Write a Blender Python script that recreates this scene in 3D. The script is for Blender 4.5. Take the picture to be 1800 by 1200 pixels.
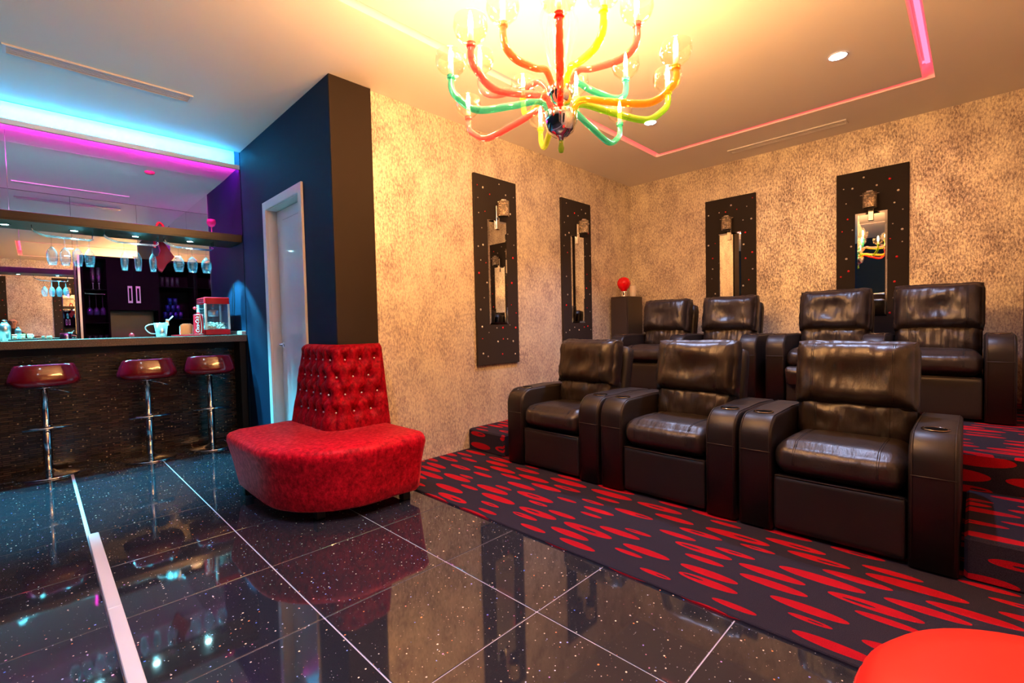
import bpy, math, random
from mathutils import Vector, Matrix, noise
random.seed(7)
for o in list(bpy.data.objects): bpy.data.objects.remove(o)
S = bpy.context.scene
COL = S.collection
PI = math.pi

# ------------------------------------------------------------------ camera, world, exposure
YAW, PITCH, ROLL, FPX = 0.77846, -0.03482, -0.02283, 825.58
CAMZ = 1.155
fwd = Vector((math.cos(YAW)*math.cos(PITCH), math.sin(YAW)*math.cos(PITCH), math.sin(PITCH)))
rgt = fwd.cross(Vector((0, 0, 1))).normalized(); upv = rgt.cross(fwd)
c_, s_ = math.cos(ROLL), math.sin(ROLL)
R_ = c_*rgt + s_*upv; U_ = -s_*rgt + c_*upv
cam = bpy.data.cameras.new('camera'); camo = bpy.data.objects.new('camera', cam); COL.objects.link(camo)
cam.sensor_width = 36; cam.lens = FPX/1800*36; cam.clip_start = 0.02; cam.clip_end = 60
M = Matrix((R_, U_, -fwd)).transposed().to_4x4(); M.translation = (0, 0, CAMZ)
camo.matrix_world = M
S.camera = camo
w = bpy.data.worlds.new('world'); S.world = w; w.use_nodes = True
w.node_tree.nodes['Background'].inputs[0].default_value = (0.05, 0.06, 0.09, 1)
w.node_tree.nodes['Background'].inputs[1].default_value = 0.3
S.view_settings.view_transform = 'Standard'; S.view_settings.look = 'None'
S.view_settings.exposure = 1.5; S.view_settings.gamma = 1.0; S.view_settings.use_curve_mapping = False

# light strengths (the room's own lamps, plus an added uplight on the bar shelf)
BULB = 660.0; SLOT = 3.0; CYAN = 60.0; MAGENTA = 125.0; DOWN_W = 55.0; SHELF_W = 155.0; ADDED_UPLIGHT = 2.2
C_WARM = (1.0, 0.49, 0.18); C_PINK = (1.0, 0.045, 0.085); C_CYAN = (0.03, 0.48, 1.0); C_MAG = (1.0, 0.01, 0.75)
C_COOL = (0.50, 0.62, 1.0); C_SHELF = (0.10, 0.75, 1.0)

# room dimensions
ZC = 3.005; YG = 3.372; YN = -0.58; XR = 5.79; XL = -2.3; XD = 1.563; XP = 1.895; YP = 3.345
XN = 1.558; YF = 5.45; YB = 7.9; ZN = 2.85

# ------------------------------------------------------------------ helpers
class MB:
    def __init__(s): s.v = []; s.f = []; s.sm = []
    def add(s, vs, fs, smooth=False):
        n = len(s.v); s.v += [tuple(p) for p in vs]; s.f += [tuple(i+n for i in f) for f in fs]; s.sm += [smooth]*len(fs); return s
    def box(s, x0, x1, y0, y1, z0, z1):
        v = [(x, y, z) for z in (z0, z1) for y in (y0, y1) for x in (x0, x1)]
        return s.add(v, [(0, 2, 3, 1), (4, 5, 7, 6), (0, 1, 5, 4), (2, 6, 7, 3), (0, 4, 6, 2), (1, 3, 7, 5)])
    def cbox(s, x0, x1, y0, y1, z0, z1, b):          # box with chamfered vertical edges and top rim
        o = lambda i, z: [(x0+i+b, y0+i, z), (x1-i-b, y0+i, z), (x1-i, y0+i+b, z), (x1-i, y1-i-b, z), (x1-i-b, y1-i, z), (x0+i+b, y1-i, z), (x0+i, y1-i-b, z), (x0+i, y0+i+b, z)]
        v = o(b, z0) + o(0, z0+b) + o(0, z1-b) + o(b, z1)
        f = [tuple(range(7, -1, -1)), tuple(range(24, 32))]
        for k in range(3):
            for i in range(8): f.append((k*8+i, k*8+(i+1) % 8, k*8+8+(i+1) % 8, k*8+8+i))
        return s.add(v, f)
    def lathe(s, prof, n=20, c=(0, 0, 0), smooth=True, axis='z', ring=False):
        if ring: prof = list(prof)+[prof[0]]
        v = []
        for r, z in prof:
            for i in range(n):
                a = 2*PI*i/n; p = (r*math.cos(a), r*math.sin(a), z)
                if axis == 'x': p = (z, p[0], p[1])
                if axis == 'y': p = (p[1], z, p[0])
                v.append((c[0]+p[0], c[1]+p[1], c[2]+p[2]))
        f = [(k*n+i, k*n+(i+1) % n, (k+1)*n+(i+1) % n, (k+1)*n+i) for k in range(len(prof)-1) for i in range(n)]
        if not ring:
            if prof[0][0] > 1e-6: f.append(tuple(range(n-1, -1, -1)))
            if prof[-1][0] > 1e-6: f.append(tuple((len(prof)-1)*n+i for i in range(n)))
        return s.add(v, f, smooth)
    def tube(s, pts, r, n=10, smooth=True, caps=True):
        P = [Vector(p) for p in pts]; m = len(P); rr = r if isinstance(r, (list, tuple)) else [r]*m
        v = []; T0 = (P[1]-P[0]).normalized()
        N = T0.cross(Vector((0, 0, 1)));
        if N.length < 1e-3: N = T0.cross(Vector((1, 0, 0)))
        N.normalize()
        for i in range(m):
            T = (P[min(i+1, m-1)]-P[max(i-1, 0)]).normalized()
            N = (N - T*N.dot(T)).normalized(); B = T.cross(N)
            for k in range(n):
                a = 2*PI*k/n; v.append(P[i]+(N*math.cos(a)+B*math.sin(a))*rr[i])
        f = [(k*n+i, k*n+(i+1) % n, (k+1)*n+(i+1) % n, (k+1)*n+i) for k in range(m-1) for i in range(n)]
        if caps: f += [tuple(range(n-1, -1, -1)), tuple((m-1)*n+i for i in range(n))]
        return s.add(v, f, smooth)
    def prism(s, out, z0, z1, b=0.0, smooth=False):   # outline CCW; b = rounded rim inset towards centroid
        n = len(out); cx = sum(p[0] for p in out)/n; cy = sum(p[1] for p in out)/n
        def ring(i, z):
            r = []
            for p in out:
                d = math.hypot(p[0]-cx, p[1]-cy) or 1
                r.append((p[0]-(p[0]-cx)/d*i, p[1]-(p[1]-cy)/d*i, z))
            return r
        rings = [ring(0, z0), ring(0, z1)] if b == 0 else [ring(b, z0), ring(b*.3, z0+b*.3), ring(0, z0+b), ring(0, z1-b), ring(b*.3, z1-b*.3), ring(b, z1)]
        v = sum(rings, []); k = len(rings)
        f = [tuple(range(n-1, -1, -1)), tuple((k-1)*n+i for i in range(n))]
        for j in range(k-1):
            for i in range(n): f.append((j*n+i, j*n+(i+1) % n, (j+1)*n+(i+1) % n, (j+1)*n+i))
        return s.add(v, f, smooth)
    def sphere(s, c, r, n=12, m=8, sc=(1, 1, 1)):
        v = [(c[0]+r*sc[0]*math.sin(PI*j/m)*math.cos(2*PI*i/n), c[1]+r*sc[1]*math.sin(PI*j/m)*math.sin(2*PI*i/n), c[2]+r*sc[2]*math.cos(PI*j/m)) for j in range(m+1) for i in range(n)]
        f = [(j*n+i, (j+1)*n+i, (j+1)*n+(i+1) % n, j*n+(i+1) % n) for j in range(m) for i in range(n)]
        return s.add(v, f, True)
    def xf(s, mat):
        s.v = [tuple(mat @ Vector(p)) for p in s.v]; return s
    def mesh(s, name):
        me = bpy.data.meshes.new(name); me.from_pydata(s.v, [], s.f); me.validate(); me.update()
        if len(me.polygons) == len(s.sm): me.polygons.foreach_set('use_smooth', s.sm)
        else: me.polygons.foreach_set('use_smooth', [any(s.sm)]*len(me.polygons))
        return me
    def build(s, name, mat, parent=None, loc=(0, 0, 0)):
        return obj(name, s.mesh(name), mat, parent, loc)

def obj(name, me, mat, parent=None, loc=(0, 0, 0), rot=(0, 0, 0)):
    if mat and not me.materials: me.materials.append(mat)
    o = bpy.data.objects.new(name, me); COL.objects.link(o); o.location = loc; o.rotation_euler = rot
    if parent: o.parent = parent
    return o
def tag(o, label, cat, group=None, kind=None):
    o['label'] = label; o['category'] = cat
    if group: o['group'] = group
    if kind: o['kind'] = kind
    return o
def struct(o, label=None, cat=None):
    o['kind'] = 'structure'
    if label: o['label'] = label; o['category'] = cat
    return o
def thing(name, label, cat, loc=(0, 0, 0), rz=0, group=None):
    o = bpy.data.objects.new(name, None); COL.objects.link(o); o.empty_display_size = .05
    o.location = loc; o.rotation_euler = (0, 0, rz); return tag(o, label, cat, group)
KIDS = {}
def kids(o): return [c for c in bpy.data.objects if c.parent == o]
def dup(o, loc, rz, label, parent=None):
    c = o.copy(); COL.objects.link(c)
    if parent: c.parent = parent
    else: c.location = loc; c.rotation_euler = (0, 0, rz); c['label'] = label
    for k in kids(o): dup(k, None, None, None, c)
    return c

def rbox(sx, sy, sz, r, nx, ny, nz, fn=None):
    """rounded box, half sizes sx,sy,sz, centred on the origin; fn(p, u) may move each vertex"""
    mb = MB(); idx = {}
    def vert(u):
        k = tuple(round(q, 5) for q in u)
        if k not in idx:
            p = Vector((u[0]*sx, u[1]*sy, u[2]*sz)); inn = Vector((max(-sx+r, min(sx-r, p.x)), max(-sy+r, min(sy-r, p.y)), max(-sz+r, min(sz-r, p.z))))
            d = p-inn
            if d.length > 1e-9: p = inn + d.normalized()*r
            if fn: p = fn(p, Vector(u))
            idx[k] = len(mb.v); mb.v.append(tuple(p))
        return idx[k]
    def ev(u):
        i0 = vert(tuple(u)); return Vector(mb.v[i0])
    mb.ev = lambda u: ev(u)
    def face(fa, na, nb, flip):
        g = [[vert(fa(-1+2*i/na, -1+2*j/nb)) for j in range(nb+1)] for i in range(na+1)]
        for i in range(na):
            for j in range(nb):
                q = (g[i][j], g[i+1][j], g[i+1][j+1], g[i][j+1]); q = q[::-1] if flip else q
                mb.f.append(q); mb.sm.append(True)
    e = lambda t: math.copysign(abs(t)**0.8, t)      # denser towards the rim
    face(lambda a, b: (e(a), e(b), 1), nx, ny, False); face(lambda a, b: (e(a), e(b), -1), nx, ny, True)
    face(lambda a, b: (1, e(a), e(b)), ny, nz, False); face(lambda a, b: (-1, e(a), e(b)), ny, nz, True)
    face(lambda a, b: (e(b), 1, e(a)), nz, nx, False); face(lambda a, b: (e(b), -1, e(a)), nz, nx, True)
    return mb

# ------------------------------------------------------------------ materials
def nm(name):
    m = bpy.data.materials.new(name); m.use_nodes = True; nt = m.node_tree
    return m, nt, nt.nodes['Principled BSDF'], nt.nodes, nt.links
def pm(name, col, rough=.5, metal=0., ior=1.5, **k):
    m, nt, b, N, L = nm(name)
    b.inputs['Base Color'].default_value = (*col, 1); b.inputs['Roughness'].default_value = rough
    b.inputs['Metallic'].default_value = metal; b.inputs['IOR'].default_value = ior
    for kk, vv in k.items(): b.inputs[kk.replace('_', ' ')].default_value = vv
    return m
def emat(name, col, st):
    m = bpy.data.materials.new(name); m.use_nodes = True; nt = m.node_tree; nt.nodes.clear()
    e = nt.nodes.new('ShaderNodeEmission'); o = nt.nodes.new('ShaderNodeOutputMaterial')
    e.inputs[0].default_value = (*col, 1); e.inputs[1].default_value = st; nt.links.new(e.outputs[0], o.inputs[0]); return m
def glassm(name, col=(1, 1, 1), body=0.0, bodycol=None, refl=1.0):
    """thin glass: see-through tint with a mirror-like Fresnel skin"""
    m = bpy.data.materials.new(name); m.use_nodes = True; nt = m.node_tree; N = nt.nodes; L = nt.links; N.clear()
    o = N.new('ShaderNodeOutputMaterial'); t = N.new('ShaderNodeBsdfTransparent'); g = N.new('ShaderNodeBsdfGlossy'); mx = N.new('ShaderNodeMixShader'); fr = N.new('ShaderNodeLayerWeight')
    t.inputs[0].default_value = (*col, 1); g.inputs['Roughness'].default_value = .02; fr.inputs[0].default_value = .35
    src = t
    if body > 0:
        d = N.new('ShaderNodeBsdfPrincipled'); d.inputs['Base Color'].default_value = (*(bodycol or col), 1); d.inputs['Roughness'].default_value = .06
        m2 = N.new('ShaderNodeMixShader'); m2.inputs[0].default_value = body; L.new(t.outputs[0], m2.inputs[1]); L.new(d.outputs[0], m2.inputs[2]); src = m2
    pw = N.new('ShaderNodeMath'); pw.operation = 'POWER'; L.new(fr.outputs['Facing'], pw.inputs[0]); pw.inputs[1].default_value = 1.8; sc2 = N.new('ShaderNodeMath'); sc2.operation = 'MULTIPLY_ADD'; L.new(pw.outputs[0], sc2.inputs[0]); sc2.inputs[1].default_value = .55*refl; sc2.inputs[2].default_value = .05; L.new(sc2.outputs[0], mx.inputs[0]); L.new(src.outputs[0], mx.inputs[1]); L.new(g.outputs[0], mx.inputs[2]); L.new(mx.outputs[0], o.inputs[0])
    return m
def mapping(N, L, scale, coord='Position'):
    g = N.new('ShaderNodeNewGeometry'); mp = N.new('ShaderNodeMapping'); mp.inputs['Scale'].default_value = scale
    L.new(g.outputs[coord], mp.inputs['Vector']); return mp.outputs[0]
def noise_n(N, L, vec, scale, detail=4, rough=.6):
    n = N.new('ShaderNodeTexNoise'); n.inputs['Scale'].default_value = scale; n.inputs['Detail'].default_value = detail; n.inputs['Roughness'].default_value = rough
    if vec is not None: L.new(vec, n.inputs['Vector'])
    return n.outputs['Fac']
def ramp(N, L, fac, stops):
    r = N.new('ShaderNodeValToRGB'); L.new(fac, r.inputs[0]); el = r.color_ramp.elements
    while len(el) < len(stops): el.new(.5)
    for e, (p, c) in zip(el, stops): e.position = p; e.color = (*c, 1)
    return r.outputs[0]
def bump(N, L, b, h, st, dist=.01):
    n = N.new('ShaderNodeBump'); n.inputs['Strength'].default_value = st; n.inputs['Distance'].default_value = dist
    L.new(h, n.inputs['Height']); L.new(n.outputs[0], b.inputs['Normal'])
def math_n(N, L, op, a, b=None):
    n = N.new('ShaderNodeMath'); n.operation = op
    for i, q in enumerate((a, b)):
        if q is None: continue
        if isinstance(q, (int, float)): n.inputs[i].default_value = q
        else: L.new(q, n.inputs[i])
    return n.outputs[0]
def mixc(N, L, fac, a, b):
    n = N.new('ShaderNodeMix'); n.data_type = 'RGBA'
    for i, q in ((0, fac), (6, a), (7, b)):
        if isinstance(q, (int, float)): n.inputs[i].default_value = q
        elif isinstance(q, tuple): n.inputs[i].default_value = (*q, 1)
        else: L.new(q, n.inputs[i])
    return n.outputs[2]

white_paint = pm('ceiling paint', (.78, .76, .74), .6)
dark_paint = pm('dark navy paint', (.005, .019, .046), .7, Specular_IOR_Level=.10)
pillar_paint = pm('dark brown paint', (.024, .017, .013), .7, Specular_IOR_Level=.12)
black = pm('black satin', (.010, .009, .010), .5, Specular_IOR_Level=.3)
cab_m = pm('matt black cabinet', (.005, .005, .005), .85, Specular_IOR_Level=.03)
black_gloss = pm('black gloss', (.008, .008, .009), .12)
chrome = pm('chrome', (.82, .82, .84), .08, 1.0)
steel = pm('brushed steel', (.6, .6, .62), .28, 1.0)
mirror_m = pm('mirror', (.80, .82, .82), .0, 1.0)
door_white = pm('white door lacquer', (.80, .79, .78), .18)
alu = pm('white aluminium', (.66, .66, .70), .35)
red_gloss = pm('red gloss', (.12, .0015, .006), .1, Coat_Weight=.5)
red_lac = pm('red enamel', (.62, .008, .015), .2)
wglass = glassm('clear glass', (.93, .95, .97), .015, (.8, .9, 1.0), 1.2)
cup_glass = glassm('chandelier cup glass', (.98, .95, .90), 0, None, .9)
purple_glass = glassm('purple glass', (.55, .45, .8), .15, (.2, .12, .4))
blue_glass = glassm('blue glass', (.10, .22, .75), .35, (.01, .03, .25))

def wallpaper():
    m, nt, b, N, L = nm('crushed velvet wallpaper')
    p1 = mapping(N, L, (1, 1, .45)); a = noise_n(N, L, p1, 80, 6, .8)
    p2 = mapping(N, L, (1, 1, .7)); c = noise_n(N, L, p2, 4.5, 3, .6)
    t = math_n(N, L, 'ADD', math_n(N, L, 'MULTIPLY', a, .82), math_n(N, L, 'MULTIPLY', c, .27))
    col = ramp(N, L, t, [(.42, (.20, .15, .15)), (.48, (.38, .31, .275)), (.535, (.57, .50, .41)), (.635, (.88, .82, .65))])
    L.new(col, b.inputs['Base Color'])
    L.new(ramp(N, L, t, [(.42, (.62,)*3), (.62, (.30,)*3)]), b.inputs['Roughness'])
    L.new(ramp(N, L, t, [(.48, (.0,)*3), (.66, (.45,)*3)]), b.inputs['Metallic'])
    bump(N, L, b, a, .25, .01); return m
wallpap = wallpaper()

def tile_mat():
    m, nt, b, N, L = nm('black sparkle quartz tile')
    p = mapping(N, L, (1, 1, 1)); v = N.new('ShaderNodeTexVoronoi'); v.inputs['Scale'].default_value = 58; L.new(p, v.inputs['Vector'])
    sp = N.new('ShaderNodeSeparateColor'); L.new(v.outputs['Color'], sp.inputs[0])
    rad = math_n(N, L, 'MULTIPLY', math_n(N, L, 'POWER', sp.outputs[0], 2.8), .22)
    mask = math_n(N, L, 'LESS_THAN', v.outputs['Distance'], rad)
    v2 = N.new('ShaderNodeTexVoronoi'); v2.inputs['Scale'].default_value = 120; L.new(p, v2.inputs['Vector'])
    sp2 = N.new('ShaderNodeSeparateColor'); L.new(v2.outputs['Color'], sp2.inputs[0])
    mask2 = math_n(N, L, 'LESS_THAN', v2.outputs['Distance'], math_n(N, L, 'MULTIPLY', math_n(N, L, 'POWER', sp2.outputs[1], 6.0), .22))
    flc = ramp(N, L, sp.outputs[2], [(.0, (.9, .72, .5)), (.6, (1, .95, .85)), (.86, (.75, .85, 1)), (.93, (.1, .25, 1)), (.97, (1, .3, .1))])
    base = ramp(N, L, noise_n(N, L, p, 260, 2), [(.35, (.010, .011, .016)), (.7, (.032, .034, .046))])
    L.new(mixc(N, L, math_n(N, L, 'MAXIMUM', mask, math_n(N, L, 'MULTIPLY', mask2, .5)), base, flc), b.inputs['Base Color'])
    b.inputs['Roughness'].default_value = .045; b.inputs['IOR'].default_value = 2.0
    return m
tile_m = tile_mat()
grout = pm('pale grout', (.62, .58, .68), .6)

def carpet_mat():
    m, nt, b, N, L = nm('dark carpet with red ellipses')
    uv = N.new('ShaderNodeUVMap'); uv.uv_map = 'UVMap'; s = N.new('ShaderNodeSeparateXYZ'); L.new(uv.outputs[0], s.inputs[0])
    mt = lambda op, a, b=None: math_n(N, L, op, a, b)
    def wn(x, y, z):
        c = N.new('ShaderNodeCombineXYZ'); n = N.new('ShaderNodeTexWhiteNoise'); n.noise_dimensions = '3D'
        for k, q in enumerate((x, y, z)):
            if isinstance(q, (int, float)): c.inputs[k].default_value = q
            else: L.new(q, c.inputs[k])
        L.new(c.outputs[0], n.inputs['Vector']); o = N.new('ShaderNodeSeparateColor'); L.new(n.outputs['Color'], o.inputs[0]); return o.outputs
    CW, CL = .092, .36
    x = mt('DIVIDE', mt('ADD', s.outputs[0], 10.0), CW); cx = mt('FLOOR', x)
    y = mt('ADD', mt('DIVIDE', mt('ADD', s.outputs[1], 10.0), CL), wn(cx, 3.0, 1.0)[0]); cy = mt('FLOOR', y)
    h = wn(cx, cy, 5.0); g = wn(cx, cy, 9.0)
    sc = mt('ADD', mt('MULTIPLY', h[0], .55), .42)
    fx = mt('SUBTRACT', mt('SUBTRACT', x, cx), .5); fy = mt('SUBTRACT', mt('SUBTRACT', y, cy), .5)
    jx = mt('MULTIPLY', mt('SUBTRACT', h[1], .5), mt('SUBTRACT', 1.0, sc)); jy = mt('MULTIPLY', mt('SUBTRACT', h[2], .5), mt('SUBTRACT', 1.0, sc))
    lx = mt('DIVIDE', mt('SUBTRACT', fx, jx), mt('MULTIPLY', sc, .41)); ly = mt('DIVIDE', mt('SUBTRACT', fy, jy), mt('MULTIPLY', sc, .485))
    sq = lambda q: mt('MULTIPLY', q, q)
    ell = mt('LESS_THAN', mt('ADD', sq(lx), sq(ly)), 1.0)
    hx = mt('DIVIDE', mt('SUBTRACT', lx, mt('MULTIPLY', mt('SUBTRACT', g[0], .5), .4)), .26)
    hy = mt('DIVIDE', mt('ADD', ly, mt('MULTIPLY', mt('SUBTRACT', g[1], .5), 1.0)), .36)
    hole = mt('MULTIPLY', mt('LESS_THAN', mt('ADD', sq(hx), sq(hy)), 1.0), mt('GREATER_THAN', g[2], .60))
    mk = mt('MULTIPLY', ell, mt('SUBTRACT', 1.0, hole))
    pile = noise_n(N, L, mapping(N, L, (1, 1, 1)), 420, 2)
    dark = ramp(N, L, pile, [(.3, (.014, .011, .018)), (.7, (.036, .030, .046))])
    red = ramp(N, L, pile, [(.3, (.27, .002, .008)), (.7, (.47, .007, .016))])
    L.new(mixc(N, L, mk, dark, red), b.inputs['Base Color']); b.inputs['Roughness'].default_value = .95
    b.inputs['Specular IOR Level'].default_value = .1; bump(N, L, b, pile, .5, .004); return m
carpet_m = carpet_mat()

def leather():
    m, nt, b, N, L = nm('dark brown leather')
    tc = N.new('ShaderNodeTexCoord'); g = noise_n(N, L, tc.outputs['Object'], 9, 3, .5); f = noise_n(N, L, tc.outputs['Object'], 220, 2, .5)
    mp = N.new('ShaderNodeMapping'); mp.inputs['Scale'].default_value = (1, 3.2, 1); L.new(tc.outputs['Object'], mp.inputs['Vector'])
    wr = noise_n(N, L, mp.outputs[0], 11, 5, .55)
    L.new(ramp(N, L, g, [(.3, (.012, .0085, .008)), (.7, (.022, .0155, .0135))]), b.inputs['Base Color'])
    b.inputs['Roughness'].default_value = .37; b.inputs['IOR'].default_value = 1.55
    h = math_n(N, L, 'ADD', math_n(N, L, 'MULTIPLY', wr, 1.0), math_n(N, L, 'MULTIPLY', f, .05))
    bump(N, L, b, h, .17, .02); return m
leather_m = leather()
leather_flat = pm('dark brown leather panel', (.0105, .0078, .0078), .44, ior=1.48)
seam_m = pm('dark stitching', (.006, .004, .004), .7)
stitch_m = pm('leather piping', (.026, .018, .016), .5)

def velvet():
    m, nt, b, N, L = nm('red crushed velvet')
    tc = N.new('ShaderNodeTexCoord'); mp = N.new('ShaderNodeMapping'); mp.inputs['Scale'].default_value = (1, 1, .7); L.new(tc.outputs['Object'], mp.inputs['Vector'])
    a = noise_n(N, L, mp.outputs[0], 38, 6, .75)
    L.new(ramp(N, L, a, [(.36, (.20, .0, .006)), (.50, (.42, .002, .012)), (.66, (.72, .006, .024))]), b.inputs['Base Color'])
    L.new(ramp(N, L, a, [(.4, (.6,)*3), (.62, (.38,)*3)]), b.inputs['Roughness'])
    b.inputs['Sheen Weight'].default_value = .45; b.inputs['Sheen Roughness'].default_value = .35; b.inputs['Sheen Tint'].default_value = (1, .12, .15, 1)
    b.inputs['Specular IOR Level'].default_value = .12
    bump(N, L, b, a, .25, .01); return m
velvet_m = velvet()

def mosaic():
    m, nt, b, N, L = nm('brown strip mosaic')
    g = N.new('ShaderNodeNewGeometry'); s = N.new('ShaderNodeSeparateXYZ'); L.new(g.outputs['Position'], s.inputs[0])
    cmb = N.new('ShaderNodeCombineXYZ'); L.new(s.outputs[0], cmb.inputs[0]); L.new(s.outputs[2], cmb.inputs[1])
    br = N.new('ShaderNodeTexBrick'); L.new(cmb.outputs[0], br.inputs['Vector'])
    br.inputs['Scale'].default_value = 1.0; br.inputs['Brick Width'].default_value = .078; br.inputs['Row Height'].default_value = .0165; br.inputs['Mortar Size'].default_value = .0024
    br.inputs['Bias'].default_value = 0; br.offset_frequency = 2; br.offset = .37
    br.inputs['Color1'].default_value = (.010, .006, .0045, 1); br.inputs['Color2'].default_value = (.050, .031, .021, 1); br.inputs['Mortar'].default_value = (.006, .005, .005, 1)
    v = N.new('ShaderNodeTexVoronoi'); v.voronoi_dimensions = '2D'; v.inputs['Scale'].default_value = 38; L.new(cmb.outputs[0], v.inputs['Vector'])
    sp = N.new('ShaderNodeSeparateColor'); L.new(v.outputs['Color'], sp.inputs[0])
    mk = math_n(N, L, 'MULTIPLY', math_n(N, L, 'MULTIPLY', math_n(N, L, 'GREATER_THAN', sp.outputs[0], .90), math_n(N, L, 'LESS_THAN', v.outputs['Distance'], .22)), math_n(N, L, 'SUBTRACT', 1.0, br.outputs['Fac']))
    L.new(mixc(N, L, math_n(N, L, 'MULTIPLY', mk, .6), br.outputs['Color'], (.5, .36, .2)), b.inputs['Base Color'])  # scattered pale spots put glints into the mosaic colour
    b.inputs['Roughness'].default_value = .22
    bump(N, L, b, math_n(N, L, 'SUBTRACT', 1.0, br.outputs['Fac']), .6, .004); return m
mosaic_m = mosaic()
def counter_mat():
    m, nt, b, N, L = nm('brown speckled quartz counter')
    n = noise_n(N, L, mapping(N, L, (1, 1, 1)), 150, 3, .7)
    L.new(ramp(N, L, n, [(.35, (.07, .052, .042)), (.6, (.17, .125, .095)), (.72, (.45, .36, .28))]), b.inputs['Base Color']); b.inputs['Roughness'].default_value = .16; return m
counter_m = counter_mat()
def wood_mat():
    m, nt, b, N, L = nm('dark brown shelf veneer')
    n = noise_n(N, L, mapping(N, L, (1, 14, 14)), 3, 4)
    L.new(ramp(N, L, n, [(.3, (.022, .011, .005)), (.7, (.040, .021, .010))]), b.inputs['Base Color']); b.inputs['Roughness'].default_value = .35; return m
shelf_m = wood_mat()
board_m = pm('black velvet board', (.014, .009, .008), .85)
gem_red = pm('red crystal', (.75, .01, .02), .08, ior=1.9); gem_white = pm('clear crystal', (.9, .86, .8), .06, .55)

# ------------------------------------------------------------------ room shell
# floor slab in pale grout, tiles as pieces on top of it
fl = struct(MB().box(XL, 1.86, YN, 5.74, -.06, -.004).build('floor', grout), 'glossy black sparkle tile floor with pale joints', 'floor')
TX, TY, PX, PY, J = .163, .65, .605, .5985, .0030
tilecache = {}
for i in range(-5, 4):
    for j in range(-3, 9):
        x0, x1 = TX+i*PX+J, TX+(i+1)*PX-J; y0, y1 = TY+j*PY+J, TY+(j+1)*PY-J
        if i == 0: x0 = .212 if j < 5 else .178
        x0, x1, y0, y1 = max(x0, XL), min(x1, 1.855), max(y0, YN), min(y1, 5.72)
        if x1-x0 < .02 or y1-y0 < .02: continue
        k = (round(x1-x0, 3), round(y1-y0, 3))
        if k not in tilecache:
            tilecache[k] = MB().cbox(-k[0]/2, k[0]/2, -k[1]/2, k[1]/2, -.006, 0, .0012).mesh('tile')
        obj('tile', tilecache[k], tile_m, fl, ((x0+x1)/2, (y0+y1)/2, 0))
bf = struct(MB().box(XL, XN, 5.72, YB, -.06, -.002).build('floor_bar', black_gloss))

def uvbox(mb, name, mat):
    me = mb.mesh(name); uv = me.uv_layers.new(name='UVMap')
    for p in me.polygons:
        n = p.normal
        for li in p.loop_indices:
            c = me.vertices[me.loops[li].vertex_index].co
            if abs(n.z) > .5: t = (c.x, c.y)
            elif abs(n.x) > .5: t = (c.x-c.z*1.0, c.y)
            else: t = (c.x, c.y+c.z)
            uv.data[li].uv = t
    return obj(name, me, mat)
struct(uvbox(MB().cbox(1.848, 3.60, YN, YG, -.05, .012, .004), 'floor_carpet', carpet_m), 'dark carpet strip with red ellipses beside the tiles', 'carpet')
struct(uvbox(MB().cbox(3.565, XR, YN, YG, -.05, .40, .012), 'floor_platform', carpet_m), 'raised carpeted platform under the back row', 'platform')
tag(uvbox(MB().cbox(2.809, 3.57, 2.90, YG-.002, .008, .20, .012), 'carpeted_step', carpet_m), 'carpeted step against the gold wall beside the front row', 'step', 'carpeted steps')
tag(uvbox(MB().cbox(2.78, 3.57, YN+.002, .025, .008, .20, .012), 'carpeted_step', carpet_m), 'carpeted step at the right end of the front row', 'step', 'carpeted steps')
# steel-white floor track and the broad joint that runs on from it
rail = thing('floor_track', 'white aluminium floor track along the black tiles', 'floor track', (.187, 1.5, 0))
for a, b in ((YN, 1.2), (1.203, 2.55), (2.553, 3.60)): MB().cbox(-.024, .024, a-1.5, b-1.5, -.003, .016, .003).build('track_section', alu, rail)
# walls
struct(MB().box(XP, XR+.1, YG, YG+.12, 0, ZC+.2).build('wall_left', wallpap), 'crushed velvet wallpapered wall behind the two mirror panels at left', 'wall')
struct(MB().box(XR, XR+.12, YN-.1, YG, 0, ZC+.2).build('wall_right', wallpap), 'crushed velvet wallpapered wall behind the back row of recliners', 'wall')
struct(MB().box(XL-.1, XR+.1, YN-.12, YN, -.05, ZC+.2).build('wall_near', wallpap))
struct(MB().box(XL-.12, XL, YN-.1, YB+.1, -.05, ZC+.2).build('wall_screen', dark_paint))
struct(MB().box(XD, XP, YP, YP+.02, 0, ZC+.1).build('wall_pillar', pillar_paint), 'dark brown painted face of the pillar beside the gold wall', 'pillar')
wd = MB(); wd.box(XD, XP, YP+.02, 3.93, 0, ZC+.1); wd.box(XD, XD+.3, 3.93, 4.72, 2.29, ZC+.1); wd.box(XD, XD+.3, 4.72, YF, 0, ZC+.1)
struct(wd.build('wall_door', dark_paint), 'dark navy wall around the white door', 'wall')
struct(MB().box(XN, XN+.35, YF-.005, YB+.1, 0, ZC+.1).build('wall_bar_side', dark_paint), 'dark wall at the end of the bar', 'wall')
wb = struct(MB().box(XL, XN+.3, YB+.012, YB+.12, 0, ZC+.1).build('wall_bar_back', black))
xs = [-2.3, -1.62, -.60, .363, 1.0, XN]
for a, b in zip(xs[:-1], xs[1:]): MB().box(a+.0015, b-.0015, YB, YB+.01, .9, ZN-.004).build('mirror_pane', mirror_m, wb)
sm = MB().box(XN-.008, XN, 6.74, YB-.003, .9, ZN-.004).build('wall_bar_mirror', mirror_m); struct(sm, 'tall side mirror at the back corner of the bar', 'mirror')
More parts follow.
